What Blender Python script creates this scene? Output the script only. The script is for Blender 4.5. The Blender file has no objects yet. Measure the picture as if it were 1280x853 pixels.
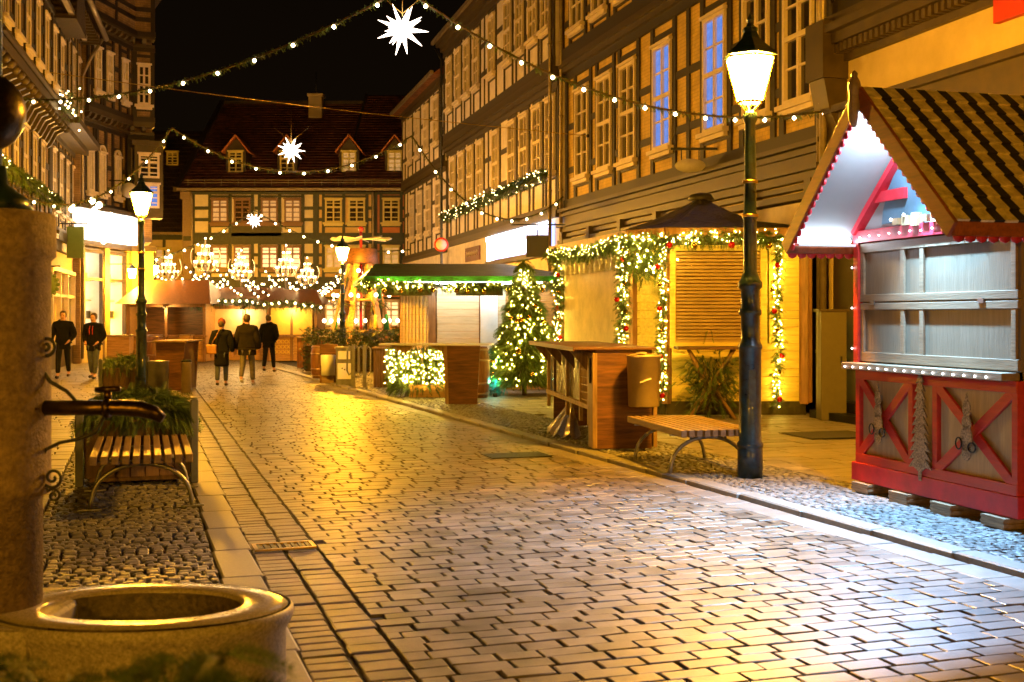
import bpy, bmesh, math, random
import numpy as np
from mathutils import Vector, Matrix, Euler, Quaternion
random.seed(7); rng = np.random.default_rng(11)
S = bpy.context.scene; COL = S.collection; R = math.radians; PI = math.pi
H = 1.75

# ------------------------------------------------------------------ materials
MATS = {}
def mat(name, col, rough=.6, metal=0., var=.25, nscale=6., bump=.15, bscale=40., stretch=(1,1,1), emit=None, estr=0., sample=True,
        col2=None, spec=None, coat=0., attr=None, brick=None, wave=None, bdist=.01):
    if name in MATS: return MATS[name]
    m = bpy.data.materials.new(name); m.use_nodes = True; nt = m.node_tree; N = nt.nodes; Lk = nt.links
    b = N['Principled BSDF']
    tc = N.new('ShaderNodeTexCoord'); mp = N.new('ShaderNodeMapping'); mp.inputs['Scale'].default_value = stretch
    Lk.new(tc.outputs['Object'], mp.inputs['Vector'])
    no = N.new('ShaderNodeTexNoise'); no.inputs['Scale'].default_value = nscale; no.inputs['Detail'].default_value = 6; no.inputs['Roughness'].default_value = .65
    Lk.new(mp.outputs[0], no.inputs['Vector'])
    rp = N.new('ShaderNodeValToRGB'); c = Vector(col); c2 = Vector(col2) if col2 else c*(1-var*1.6)
    rp.color_ramp.elements[0].position = .3; rp.color_ramp.elements[1].position = .68
    rp.color_ramp.elements[0].color = (*c2, 1); rp.color_ramp.elements[1].color = (*(c*(1+var*.5)), 1)
    Lk.new(no.outputs['Fac'], rp.inputs['Fac'])
    colout = rp.outputs[0]
    if attr:
        at = N.new('ShaderNodeAttribute'); at.attribute_name = attr
        mx = N.new('ShaderNodeMix'); mx.data_type = 'RGBA'; mx.blend_type = 'MULTIPLY'; mx.inputs[0].default_value = 1
        Lk.new(colout, mx.inputs[6]); Lk.new(at.outputs['Color'], mx.inputs[7]); colout = mx.outputs[2]
    Lk.new(colout, b.inputs['Base Color'])
    mr = N.new('ShaderNodeMapRange'); mr.inputs[3].default_value = max(.02, rough-.1); mr.inputs[4].default_value = min(1, rough+.12)
    Lk.new(no.outputs['Fac'], mr.inputs[0]); Lk.new(mr.outputs[0], b.inputs['Roughness'])
    b.inputs['Metallic'].default_value = metal
    if spec is not None: b.inputs['Specular IOR Level'].default_value = spec
    if coat: b.inputs['Coat Weight'].default_value = coat
    n2 = N.new('ShaderNodeTexNoise'); n2.inputs['Scale'].default_value = bscale; n2.inputs['Detail'].default_value = 4
    Lk.new(mp.outputs[0], n2.inputs['Vector'])
    hgt = n2.outputs['Fac']
    if brick:   # brick = (width, row height, axis swap)
        bk = N.new('ShaderNodeTexBrick'); bk.inputs['Scale'].default_value = 1; bk.inputs['Brick Width'].default_value = brick[0]
        bk.inputs['Row Height'].default_value = brick[1]; bk.inputs['Mortar Size'].default_value = brick[2]
        bk.inputs['Color1'].default_value = (1,1,1,1); bk.inputs['Color2'].default_value = (.8,.8,.8,1); bk.inputs['Mortar'].default_value = (.35,.35,.35,1)
        sx = N.new('ShaderNodeSeparateXYZ'); cx = N.new('ShaderNodeCombineXYZ'); Lk.new(tc.outputs['Object'], sx.inputs[0])
        Lk.new(sx.outputs[0], cx.inputs[0]); Lk.new(sx.outputs[2], cx.inputs[1]); Lk.new(cx.outputs[0], bk.inputs['Vector'])
        mx = N.new('ShaderNodeMix'); mx.data_type = 'RGBA'; mx.blend_type = 'MULTIPLY'; mx.inputs[0].default_value = brick[3]
        Lk.new(colout, mx.inputs[6]); Lk.new(bk.outputs['Color'], mx.inputs[7]); Lk.new(mx.outputs[2], b.inputs['Base Color'])
        ad = N.new('ShaderNodeMath'); ad.operation = 'MULTIPLY_ADD'; ad.inputs[1].default_value = .3
        Lk.new(n2.outputs['Fac'], ad.inputs[0]); Lk.new(bk.outputs['Color'], ad.inputs[2]); hgt = ad.outputs[0]
    if wave:    # wave = (scale, axis)
        wv = N.new('ShaderNodeTexWave'); wv.bands_direction = wave[1]; wv.inputs['Scale'].default_value = wave[0]; wv.inputs['Distortion'].default_value = .4
        Lk.new(tc.outputs['Object'], wv.inputs['Vector'])
        ad = N.new('ShaderNodeMath'); ad.operation = 'MULTIPLY_ADD'; ad.inputs[1].default_value = .3
        Lk.new(n2.outputs['Fac'], ad.inputs[0]); Lk.new(wv.outputs['Fac'], ad.inputs[2]); hgt = ad.outputs[0]
    if bump:
        bp = N.new('ShaderNodeBump'); bp.inputs['Strength'].default_value = bump; bp.inputs['Distance'].default_value = bdist
        Lk.new(hgt, bp.inputs['Height']); Lk.new(bp.outputs[0], b.inputs['Normal'])
    if emit:
        b.inputs['Emission Color'].default_value = (*emit, 1); b.inputs['Emission Strength'].default_value = estr
        m.cycles.emission_sampling = 'AUTO' if sample else 'NONE'
    MATS[name] = m; return m
def emis(name, col, s, sample=True):
    return mat(name, (.6,.6,.6), .4, var=.05, bump=0, emit=col, estr=s, sample=sample)
def wood(name, col, rough=.55, axis=0, var=.35, **k):
    st = [9,9,9]; st[axis] = .9
    return mat(name, col, rough, var=var, nscale=2.2, bump=.25, bscale=9, stretch=tuple(st), **k)

SOD = (1.0, .435, .02)
M = dict(
 stone=mat('granite_sett', (.145,.115,.085), .42, var=.42, nscale=2.6, bump=.25, bscale=70, attr='tint', bdist=.006),
 cobble=mat('small_cobble', (.16,.15,.135), .5, var=.35, nscale=14, bump=.4, bscale=70, attr='tint'),
 slab=mat('paving_slab', (.19,.16,.13), .5, var=.22, nscale=5, bump=.2, bscale=50, attr='tint'),
 kerb=mat('kerb_granite', (.20,.18,.15), .5, var=.18, nscale=30, bump=.2, bscale=120, attr='tint'),
 joint=mat('joint_grit', (.035,.03,.025), .9, var=.4, nscale=20, bump=.4),
 ground=mat('ground_mat', (.06,.055,.05), .85, var=.3),
 granite=mat('fountain_granite', (.33,.29,.22), .45, var=.5, nscale=60, bump=.35, bscale=90, col2=(.14,.12,.09)),
 rim=mat('polished_rim', (.36,.31,.24), .16, var=.4, nscale=70, bump=.12, bscale=60, col2=(.2,.17,.12)),
 bowl=mat('dark_bowl', (.10,.075,.045), .5, var=.5, nscale=30, bump=.5),  # darker brown than the basin granite
 sandst=mat('sandstone', (.26,.19,.12), .8, var=.4, nscale=32, bump=.7, bscale=70, col2=(.12,.08,.05)),
 bronze=mat('bronze', (.085,.055,.026), .3, metal=.9, var=.5, nscale=8, bump=.2),
 iron=mat('black_iron', (.03,.03,.03), .4, metal=.6, var=.3, bump=.2),
 post=mat('cool_lit_lamp_paint', (.018,.040,.055), .3, metal=.2, var=.4, nscale=14, bump=.25, bscale=30, coat=.3),  # black paint made bluish; cool light on the near post put into the colour
 brass=mat('brass', (.5,.33,.1), .3, metal=1, var=.2),
 steel=mat('grey_steel', (.28,.28,.28), .38, metal=.85, var=.2, bump=.1),
 greypost=mat('grey_post', (.13,.14,.15), .45, metal=.3, var=.2, bump=.1),
 slat=wood('bench_slat', (.24,.16,.085), .5, axis=1, col2=(.13,.08,.04)),
 plank=wood('planter_plank', (.17,.095,.045), .55, axis=2),
 ply=wood('plywood_brown', (.15,.062,.02), .5, axis=0, col2=(.035,.013,.005)),
 plyedge=wood('ply_edge', (.28,.175,.075), .5, axis=2),
 kboard=wood('kiosk_board', (.66,.52,.12), .5, axis=0, var=.2),
 kboardr=wood('orange_board', (.60,.30,.09), .5, axis=0, var=.25),
 kwhite=wood('pale_board', (.66,.52,.32), .55, axis=0, var=.15),
 kpanel=mat('flap_panel', (.58,.44,.24), .5, var=.2, nscale=2.5, bump=.12, bscale=5),
 ktrim=wood('kiosk_trim', (.23,.11,.04), .5, axis=2),
 shutter=mat('roller_shutter', (.40,.27,.11), .6, var=.15, nscale=4, bump=.05),
 tarp=mat('black_tarp', (.04,.034,.010), .42, var=.5, nscale=3, bump=.9, bscale=2.2, bdist=.12),
 gtarp=mat('green_roof_sheet', (.03,.065,.03), .3, var=.4, nscale=2, bump=.6, bscale=3, bdist=.05),
 ggreen=mat('green_valance', (.02,.30,.06), .5, var=.3, bump=.1),
 olive=mat('olive_board', (.06,.055,.02), .6, var=.2),
 fir=mat('fir_needles', (.07,.12,.022), .6, var=.5, nscale=5, bump=0, attr='tint'),
 firlit=mat('lit_tree_needles', (.13,.20,.03), .6, var=.5, nscale=5, bump=0, attr='tint'),  # brighter copy of fir; light inside the tree put into the needle colour
 firteal=mat('teal_needles', (.02,.25,.24), .5, var=.4, nscale=5, bump=0, attr='tint'),
 twig=mat('fir_twig', (.07,.045,.025), .8, var=.3),
 fairy=emis('fairy_emit', (1,.66,.08), 170),
 fairyfar=emis('fairy_far_emit', (1,.72,.28), 16, False),
 bulb=emis('bulb_emit', (1,.74,.36), 22),
 bulbfar=emis('bulb_far_emit', (1,.70,.30), 14, False),
 wbulb=emis('white_bulb_emit', (.85,.92,1), 9, False),
 star=emis('star_emit', (1,.80,.66), 6),
 chand=emis('chandelier_emit', (1,.68,.34), 12),
 lampglass=emis('lantern_emit', SOD, 1300),
 redball=mat('red_bauble', (.55,.012,.02), .12, metal=.4, var=.1, bump=0),
 goldball=mat('gold_bauble', (.7,.42,.1), .15, metal=.9, var=.1, bump=0),
 red=wood('red_paint', (.50,.030,.022), .42, axis=0, var=.18, coat=.2),
 redv=mat('red_trim', (.55,.022,.04), .45, var=.2, bump=.1),
 fascia=wood('fascia_wood', (.30,.075,.02), .4, axis=0, var=.3, coat=.3),
 hboard=wood('hut_board', (.20,.15,.095), .5, axis=2, var=.15),
 hframe=wood('hut_frame', (.25,.17,.10), .5, axis=0, var=.2),
 hpanel=wood('hut_lower_panel', (.42,.29,.14), .5, axis=2, var=.2),
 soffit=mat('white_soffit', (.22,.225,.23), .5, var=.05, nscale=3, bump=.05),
 bluegrey=mat('blue_painted_tree', (.07,.15,.22), .55, var=.15, nscale=3),
 shc=mat('shingle_cream', (.74,.64,.42), .75, var=.3, nscale=10, bump=.3),
 shd=mat('shingle_dark', (.014,.011,.007), .75, var=.3, nscale=10, bump=.3),
 led=emis('cool_led', (.72,.86,1), 30),
 silver=mat('glitter_cutout', (.34,.26,.17), .4, metal=.2, var=.6, nscale=60, bump=.3),
 block=wood('support_wood', (.25,.16,.08), .7),
 bin=mat('tan_bin', (.36,.28,.16), .4, metal=.2, var=.15, nscale=3, bump=.05),
 paper=mat('waste_paper', (.6,.5,.36), .8),
 film=mat('plastic_film', (.45,.40,.32), .18, var=.3, nscale=3, bump=.9, bscale=5, bdist=.05),
 lattice=wood('lattice_wood', (.55,.38,.18), .55, axis=2),
 timber=wood('dark_timber', (.022,.013,.006), .6, axis=2, var=.3),
 timberg=wood('grey_timber', (.055,.038,.022), .6, axis=2, var=.3),
 timberE=wood('green_timber', (.045,.05,.028), .6, axis=2, var=.3),
 ybrick=mat('yellow_brick', (.68,.46,.10), .7, var=.25, nscale=2.5, bump=.5, brick=(.26,.085,.012,.30)),
 wplast=mat('white_plaster', (.74,.64,.54), .75, var=.15, nscale=3, bump=.2),
 mplast=mat('cream_render', (.56,.47,.33), .75, var=.15, nscale=3, bump=.2),
 eplast=mat('pale_infill', (.62,.55,.42), .75, var=.12, nscale=3, bump=.2),
 yplast=mat('ochre_infill', (.62,.42,.15), .75, var=.12, nscale=3, bump=.2),
 oplast=mat('orange_infill', (.58,.20,.07), .75, var=.12, nscale=3, bump=.2),
 cplast=mat('cream_wall', (.56,.44,.23), .75, var=.12, nscale=1.5, bump=.15),
 lbrick=mat('left_brick', (.30,.18,.075), .75, var=.3, nscale=3, bump=.5, brick=(.26,.085,.012,.5)),
 mould=mat('olive_moulding', (.060,.040,.016), .5, var=.25, nscale=4, bump=.15),
 casing=mat('window_paint', (.74,.62,.48), .5, var=.1, nscale=5, bump=.08),
 casingy=mat('yellow_window_paint', (.62,.52,.16), .5, var=.1, nscale=5, bump=.08),
 casingb=mat('brown_window_paint', (.20,.11,.06), .5, var=.1, nscale=5, bump=.08),
 glass=mat('dark_glass', (.035,.028,.022), .08, var=.6, nscale=1.5, bump=.12, bscale=1.2, bdist=.05, spec=.9),
 curtain=mat('curtain_glass', (.05,.036,.022), .12, var=.6, nscale=1.6, bump=.1, bscale=1.2, stretch=(4,4,.6), coat=.8),
 bluewin=mat('blue_lit_pane', (.1,.15,.3), .1, var=.5, bump=0, emit=(.10,.30,1), estr=.5),
 warmwin=mat('warm_lit_pane', (.5,.4,.3), .2, var=.3, bump=0, emit=(1,.52,.22), estr=1.3),
 dimwin=mat('dim_lit_pane', (.4,.3,.2), .2, var=.3, bump=0, emit=(1,.55,.18), estr=.30),
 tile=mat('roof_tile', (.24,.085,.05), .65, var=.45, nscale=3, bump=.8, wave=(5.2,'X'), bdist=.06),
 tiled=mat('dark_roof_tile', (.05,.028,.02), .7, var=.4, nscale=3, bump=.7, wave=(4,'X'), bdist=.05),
 gutter=mat('zinc_gutter', (.30,.24,.16), .4, metal=.5, var=.2),
 lightbox=emis('lightbox_white', (1,.93,.82), 3.2),
 shopglow=emis('shop_glow', (1,.80,.50), 2.6),
 shopcool=emis('shop_cool', (.86,1,.84), 2.2),
 ledblue=emis('blue_sign_light', (.25,.42,1), 1.6),
 ledwhite=emis('white_sign_light', (.80,.88,1), 7),
 navy=mat('navy_sign', (.01,.02,.09), .4, var=.1),
 greensign=mat('green_sign', (.14,.20,.05), .5, var=.1),
 whitesign=mat('white_sign', (.6,.55,.5), .5, var=.1),
 maroon=mat('maroon_plate', (.16,.05,.04), .5, var=.3),
 redsign=mat('red_sign', (.5,.03,.01), .5, var=.1),
 cabinet=mat('olive_cabinet', (.10,.085,.045), .5, var=.1, bump=.05),
 door=wood('dark_door', (.05,.035,.02), .5, axis=2),
 cloth=mat('black_cloth', (.005,.005,.006), .9, spec=.15, var=.4, nscale=12, bump=.4),
 clothb=mat('brown_black_cloth', (.012,.009,.006), .9, spec=.15, var=.4, nscale=12, bump=.4),
 jean=mat('grey_denim', (.05,.06,.085), .85, var=.3, nscale=12, bump=.3),
 trous=mat('grey_trousers', (.10,.085,.065), .85, var=.3, nscale=12, bump=.3),
 dtrous=mat('dark_trousers', (.008,.008,.008), .9, spec=.15, var=.3, nscale=12, bump=.3),
 skin=mat('skin', (.45,.24,.15), .5, var=.1, nscale=10, bump=.05),
 hair=mat('hair', (.05,.03,.018), .6, var=.4, nscale=40, bump=.4),
 shoe=mat('shoe_leather', (.03,.016,.01), .5), shoew=mat('pale_shoe', (.4,.36,.3), .6),
 hat=mat('red_wool', (.20,.03,.02), .9, var=.3, bump=.5), leather=mat('tan_leather', (.30,.14,.04), .5),
 logw=wood('log_wood', (.25,.15,.07), .6, axis=2),
 hedge=mat('hedge_leaf', (.05,.085,.02), .5, var=.5, bump=0, attr='tint'),
 barrel=wood('barrel_wood', (.20,.085,.03), .45, axis=2),
 hoop=mat('barrel_hoop', (.4,.28,.18), .35, metal=.8, var=.2),
 marketw=wood('market_wood', (.48,.26,.09), .5, axis=0), markety=mat('market_shutter', (.62,.42,.08), .5, var=.1),
 marketp=mat('market_panel', (.66,.55,.38), .6, var=.12, nscale=3),
 white=mat('white_paint', (.75,.76,.77), .45, var=.06),
 yellowstripe=mat('cable', (.02,.02,.02), .7),
)

# ------------------------------------------------------------------ mesh building
class MB:
    def __init__(s): s.v = []; s.f = []; s.m = []; s.sm = []; s.g = []
    def add(s, vs, fs, T=None, mi=0, sm=False):
        o = len(s.v); s.g.append((o,len(s.f)))
        for p in vs: s.v.append(tuple(T @ Vector(p)) if T is not None else tuple(p))
        for f in fs: s.f.append(tuple(o+i for i in f)); s.m.append(mi); s.sm.append(sm)
    def box(s, c, d, T=None, mi=0, rz=0, taper=1.):
        x,y,z = d[0]/2, d[1]/2, d[2]/2; ca, sa = math.cos(rz), math.sin(rz); vs = []
        for k,(a,b,e) in enumerate([(-x,-y,-z),(x,-y,-z),(x,y,-z),(-x,y,-z),(-x,-y,z),(x,-y,z),(x,y,z),(-x,y,z)]):
            if k < 4: a *= taper; b *= taper
            vs.append((c[0]+a*ca-b*sa, c[1]+a*sa+b*ca, c[2]+e))
        s.add(vs, [(0,3,2,1),(4,5,6,7),(0,1,5,4),(1,2,6,5),(2,3,7,6),(3,0,4,7)], T, mi)
    def b2(s, x0,x1,y0,y1,z0,z1, T=None, mi=0): s.box(((x0+x1)/2,(y0+y1)/2,(z0+z1)/2), (abs(x1-x0),abs(y1-y0),abs(z1-z0)), T, mi)
    def bar(s, p0, p1, w, h, T=None, mi=0, up=(0,0,1)):
        p0 = Vector(p0); p1 = Vector(p1); d = (p1-p0).normalized(); u = Vector(up)
        if abs(d.dot(u)) > .98: u = Vector((0,1,0))
        sd = d.cross(u).normalized()*w/2; uu = sd.cross(d).normalized()*h/2
        vs = [p0-sd-uu,p0+sd-uu,p0+sd+uu,p0-sd+uu,p1-sd-uu,p1+sd-uu,p1+sd+uu,p1-sd+uu]
        s.add(vs, [(0,1,2,3),(7,6,5,4),(0,4,5,1),(1,5,6,2),(2,6,7,3),(3,7,4,0)], T, mi)
    def tube(s, pts, r, n=8, T=None, mi=0, caps=True):
        pts = [Vector(p) for p in pts]; rr = r if isinstance(r,(list,tuple)) else [r]*len(pts); vs = []; fs = []
        prev = None
        for i,p in enumerate(pts):
            d = (pts[min(i+1,len(pts)-1)]-pts[max(i-1,0)]).normalized()
            if prev is None:
                a = Vector((0,0,1)) if abs(d.z) < .9 else Vector((1,0,0)); e = d.cross(a).normalized()
            else: e = (prev - d*prev.dot(d)).normalized()
            prev = e; g = d.cross(e)
            for k in range(n):
                t = 2*PI*k/n; vs.append(p + (e*math.cos(t)+g*math.sin(t))*rr[i])
        for i in range(len(pts)-1):
            for k in range(n): a = i*n+k; b = i*n+(k+1)%n; fs.append((a,b,b+n,a+n))
        if caps: fs.append(tuple(range(n-1,-1,-1))); fs.append(tuple((len(pts)-1)*n+k for k in range(n)))
        s.add(vs, fs, T, mi, True)
    def lathe(s, prof, n=16, c=(0,0,0), T=None, mi=0, sm=True, ph=0, ex=1., ey=1., cap=True):
        vs = []; fs = []
        for r,z in prof:
            for k in range(n):
                t = ph+2*PI*k/n; vs.append((c[0]+r*ex*math.cos(t), c[1]+r*ey*math.sin(t), c[2]+z))
        for i in range(len(prof)-1):
            for k in range(n): a = i*n+k; b = i*n+(k+1)%n; fs.append((a,b,b+n,a+n))
        if cap and prof[0][0] > 1e-4: fs.append(tuple(range(n-1,-1,-1)))
        if cap and prof[-1][0] > 1e-4: fs.append(tuple((len(prof)-1)*n+k for k in range(n)))
        s.add(vs, fs, T, mi, sm)
    def ball(s, c, r, n=8, T=None, mi=0, sq=1.):
        s.lathe([(max(1e-5,r*math.sin(PI*i/6)), -r*sq*math.cos(PI*i/6)) for i in range(7)], n, c, T, mi)
    def prism(s, pts, d, T=None, mi=0):   # pts 3D polygon, d extrude vector
        n = len(pts); d = Vector(d); vs = [Vector(p) for p in pts] + [Vector(p)+d for p in pts]
        fs = [tuple(range(n-1,-1,-1)), tuple(range(n,2*n))] + [(i,(i+1)%n,(i+1)%n+n,i+n) for i in range(n)]
        s.add(vs, fs, T, mi)
    def each(s, name, mats, parent, bevel=0):
        g = s.g+[(len(s.v),len(s.f))]
        for (v0,f0),(v1,f1) in zip(g[:-1],g[1:]):
            q = MB(); q.v = s.v[v0:v1]; q.f = [tuple(i-v0 for i in f) for f in s.f[f0:f1]]; q.m = s.m[f0:f1]; q.sm = s.sm[f0:f1]; q.build(name, mats, parent, bevel)
    def build(s, name, mats, parent=None, bevel=0, loc=(0,0,0), kind=None, label=None, cat=None, group=None, mesh_only=False):
        me = bpy.data.meshes.new(name); me.from_pydata(s.v, [], s.f)
        mats = mats if isinstance(mats,(list,tuple)) else [mats]
        for q in mats: me.materials.append(q)
        me.polygons.foreach_set('material_index', s.m); me.polygons.foreach_set('use_smooth', s.sm)
        bm = bmesh.new(); bm.from_mesh(me); bmesh.ops.recalc_face_normals(bm, faces=bm.faces); bm.to_mesh(me); bm.free()
        if mesh_only: return me
        return put(name, me, parent, loc, bevel, kind, label, cat, group)
def put(name, me, parent=None, loc=(0,0,0), bevel=0, kind=None, label=None, cat=None, group=None, rz=0, scale=None):
    o = bpy.data.objects.new(name, me); COL.objects.link(o); o.parent = parent; o.location = loc; o.rotation_euler = (0,0,rz)
    if scale: o.scale = scale
    if bevel:
        b = o.modifiers.new('bevel','BEVEL'); b.width = bevel; b.segments = 2; b.limit_method = 'ANGLE'; b.angle_limit = R(40)
    tag(o, label, cat, group, kind); return o
def tag(o, label=None, cat=None, group=None, kind=None):
    if label: o['label'] = label
    if cat: o['category'] = cat
    if group: o['group'] = group
    if kind: o['kind'] = kind
    return o
def thing(name, label, cat, loc=(0,0,0), rz=0, group=None):
    o = bpy.data.objects.new(name, None); COL.objects.link(o); o.location = loc; o.rotation_euler = (0,0,rz); o.empty_display_size = .2
    return tag(o, label, cat, group)
def arrmesh(name, V, F, mats, tint=None, smooth=False):
    me = bpy.data.meshes.new(name); nv = len(V); nf = len(F); k = F.shape[1]
    me.vertices.add(nv); me.vertices.foreach_set('co', V.astype(np.float32).ravel())
    me.loops.add(nf*k); me.loops.foreach_set('vertex_index', F.astype(np.int32).ravel())
    me.polygons.add(nf); me.polygons.foreach_set('loop_start', np.arange(0,nf*k,k,dtype=np.int32)); me.polygons.foreach_set('loop_total', np.full(nf,k,dtype=np.int32))
    me.polygons.foreach_set('use_smooth', np.full(nf,smooth,dtype=bool))
    me.materials.append(mats)
    if tint is not None:
        a = me.color_attributes.new('tint','FLOAT_COLOR','POINT'); c = np.ones((nv,4),np.float32); c[:,:3] = tint; a.data.foreach_set('color', c.ravel())
    me.update(calc_edges=True); me.validate(); return me
_tree = {}
def copy_tree(o, parent=None, loc=None, rz=None, label=None, scale=None):
    c = o.copy(); COL.objects.link(c); c.parent = parent
    if loc is not None: c.location = loc
    if rz is not None: c.rotation_euler = (0,0,rz)
    if scale: c.scale = (scale,)*3
    if label: c['label'] = label
    for ch in o.children: copy_tree(ch, c)
    return c

# ------------------------------------------------------------------ street frame: s along the street, t across to the right
U = np.array([-.316,.949]); U /= np.linalg.norm(U); VV = np.array([U[1],-U[0]])
def tl(s, a, b):
    return (a + (U[1]*b - U[0])*s) / (VV[0] - VV[1]*b)
TL = lambda s: tl(s,.824,-.31)
TR = lambda s: tl(s,6.28,-.355)
def stones(name, mtl, s0, s1, ds, t0, t1, dt, gap, z, hgt, jit=.006, tilt=.012, tv=.14, hv=.004, bv=.006, label=None, along=False):
    """one sheet of individually cut stones with joints between them, laid in courses"""
    C = []
    s = s0
    while s < s1:
        d = ds*(1+rng.uniform(-.08,.08)); a, b = t0(s+d/2), t1(s+d/2)
        if b-a > dt*.4:
            t = a - rng.uniform(0,.62)*dt if b-a > dt*1.5 else a
            while t < b-.02:
                w = dt*(1+rng.uniform(-.16,.16)) if b-a > dt*1.5 else (b-a)
                x0 = max(t,a); x1 = min(t+w,b)
                if x1-x0 > .3*dt: C.append((s,s+d,x0,x1))
                elif C and x1 >= b and abs(C[-1][0]-s) < 1e-6: C[-1] = (*C[-1][:3], x1)
                t += w
        s += d
    C = np.array(C); n = len(C)
    g = gap/2; S0 = C[:,0]+g*rng.uniform(.4,1.2,n); S1 = C[:,1]-g*rng.uniform(.4,1.2,n); T0 = C[:,2]+g*rng.uniform(.8,2.4,n); T1 = C[:,3]-g*rng.uniform(.8,2.4,n)
    V = np.zeros((n,12,3)); zz = z + rng.normal(0,hv,n); ta = rng.normal(0,tilt,n); tb = rng.normal(0,tilt,n)
    def lay(k, S_, T_, zoff):
        for i,(sa,tb_) in enumerate([(0,0),(0,1),(1,1),(1,0)]):
            q = (S0 if sa == 0 else S1) + (1 if sa == 0 else -1)*S_; r_ = (T0 if tb_ == 0 else T1) + (1 if tb_ == 0 else -1)*T_
            q = q + rng.uniform(-jit,jit,n)*.5; r_ = r_ + rng.uniform(-jit,jit,n)*.5
            V[:,k+i,0] = q*U[0]+r_*VV[0]; V[:,k+i,1] = q*U[1]+r_*VV[1]
            V[:,k+i,2] = zz + zoff + (q-(S0+S1)/2)*ta + (r_-(T0+T1)/2)*tb
    lay(0,0,0,-hgt); lay(4,0,0,-bv); lay(8,bv*1.3,bv*1.3,0)
    base = np.array([(0,1,5,4),(1,2,6,5),(2,3,7,6),(3,0,4,7),(4,5,9,8),(5,6,10,9),(6,7,11,10),(7,4,8,11),(8,9,10,11)])
    F = (base[None]+(np.arange(n)*12)[:,None,None]).reshape(-1,4)
    tn = np.repeat(np.clip(rng.normal(1,tv,n),.55,1.5),12)[:,None]*np.ones(3)
    me = arrmesh(name, V.reshape(-1,3), F, mtl, tn)
    return put(name, me, kind='structure')
# ground sheets
g = MB(); g.box((0,40,-.09),(400,400,.02)); g.build('ground', M['ground'], kind='structure')
g = MB(); g.box((-6,30,-.034),(60,90,.02)); g.build('street_bed', M['joint'], kind='structure')
stones('road', M['stone'], -6, 33.5, .142, lambda s: TL(s)+.5, lambda s: TR(s)-.28, .262, .013, 0, .03, tilt=.007, hv=.0018, tv=.2, bv=.0035)
stones('square', M['stone'], 33.5, 66, .2, lambda s: -13 if s > 38 else TL(s)-3, lambda s: TR(s)+1, .34, .018, 0, .03, tilt=.008, hv=.002)
for k in (0,.25):
    stones('gutter', M['stone'], -6, 33.5, .13 if k == 0 else .165, lambda s: TL(s)+k, lambda s: TL(s)+k+.25, .25, .016, -.004, .03, hv=.002, tilt=.008, tv=.1)
stones('gutter', M['slab'], -6, 33.5, .42, lambda s: TR(s)-.28, lambda s: TR(s), .28, .008, -.004, .03, hv=.002, tilt=.006, tv=.07)
stones('kerb', M['kerb'], -6, 33.5, .95, lambda s: TL(s)-.28, lambda s: TL(s), .28, .008, .03, .06, hv=.001, tilt=.002, tv=.06, bv=.01)
stones('kerb', M['kerb'], -6, 40, 1.0, lambda s: TR(s), lambda s: TR(s)+.21, .21, .008, .045, .08, hv=.001, tilt=.002, tv=.06, bv=.012)
stones('cobble_strip', M['cobble'], -6, 33.5, .085, lambda s: TL(s)-1.6, lambda s: TL(s)-.28, .10, .014, .024, .04, jit=.012, tilt=.04, hv=.0025, tv=.22, bv=.008)
stones('cobble_strip', M['cobble'], -6, 33.5, .08, lambda s: TR(s)+.21, lambda s: TR(s)+1.5, .095, .013, .034, .04, jit=.011, tilt=.04, hv=.0025, tv=.2, bv=.008)
stones('pavement', M['slab'], -6, 50, .3, lambda s: TL(s)-11.5, lambda s: TL(s)-1.6, .55, .012, .028, .03, hv=.002, tilt=.004, tv=.12)
stones('pavement', M['slab'], -6, 40, .3, lambda s: TR(s)+1.5, lambda s: TR(s)+9, .6, .012, .034, .03, hv=.002, tilt=.004, tv=.12)
GZ = .034

# ------------------------------------------------------------------ facade kit: x left to right, outward is -y
WCACHE = {}
def window(parent, x, z, w, h, rows=4, cas='casing', pane='glass', T=None, depth=.1, arch=False, sill=True, label=None, split=True):
    key = (round(w,2), round(h,2), rows, cas, pane, arch, split)
    if key not in WCACHE:
        f = MB(); t = .085
        f.b2(-w/2,-w/2+t,-depth,0,0,h); f.b2(w/2-t,w/2,-depth,0,0,h); f.b2(-w/2+t,w/2-t,-depth,0,0,t); f.b2(-w/2+t,w/2-t,-depth,0,h-t,h)
        f.b2(-w/2-.05,w/2+.05,-depth-.05,0,h+.002,h+.07)
        f.b2(-.04,.04,-depth+.02,-.002,t,h-t)
        zt = h*.5 if rows == 4 else h*.66
        if split: f.b2(-w/2+t,w/2-t,-depth+.01,-.002,zt-.05,zt+.05)
        m_ = .022
        for zz in ([h*.27,h*.74] if rows == 4 else [h*.22,h*.44,h*.83] if rows == 3 else []): f.b2(-w/2+t,w/2-t,-depth+.035,-.003,zz-m_,zz+m_)
        if arch:
            for k in range(7):
                a0 = PI*k/7; a1 = PI*(k+1)/7; rr = w/2
                f.bar((rr*math.cos(a0),-depth/2,h+.08+rr*.8*math.sin(a0)),(rr*math.cos(a1),-depth/2,h+.08+rr*.8*math.sin(a1)),.09,.09)
        p = MB(); p.b2(-w/2+t*.9,w/2-t*.9,-.02,-.004,t*.9,h-t*.9)
        sl = MB(); sl.b2(-w/2-.12,w/2+.12,-depth-.1,.0,-.1,-.004); sl.b2(-w/2-.06,w/2+.06,-depth-.04,0,-.2,-.102)
        WCACHE[key] = (f.build('window',M[cas],mesh_only=True), p.build('pane',M[pane],mesh_only=True), sl.build('sill',M[cas],mesh_only=True))
    a,b,c = WCACHE[key]
    o = put('window', a, parent, label=label)
    o.matrix_local = (T if T is not None else Matrix()) @ Matrix.Translation((x,0,z))
    put('pane', b, o)
    if sill: put('sill', c, o)
    return o
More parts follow.
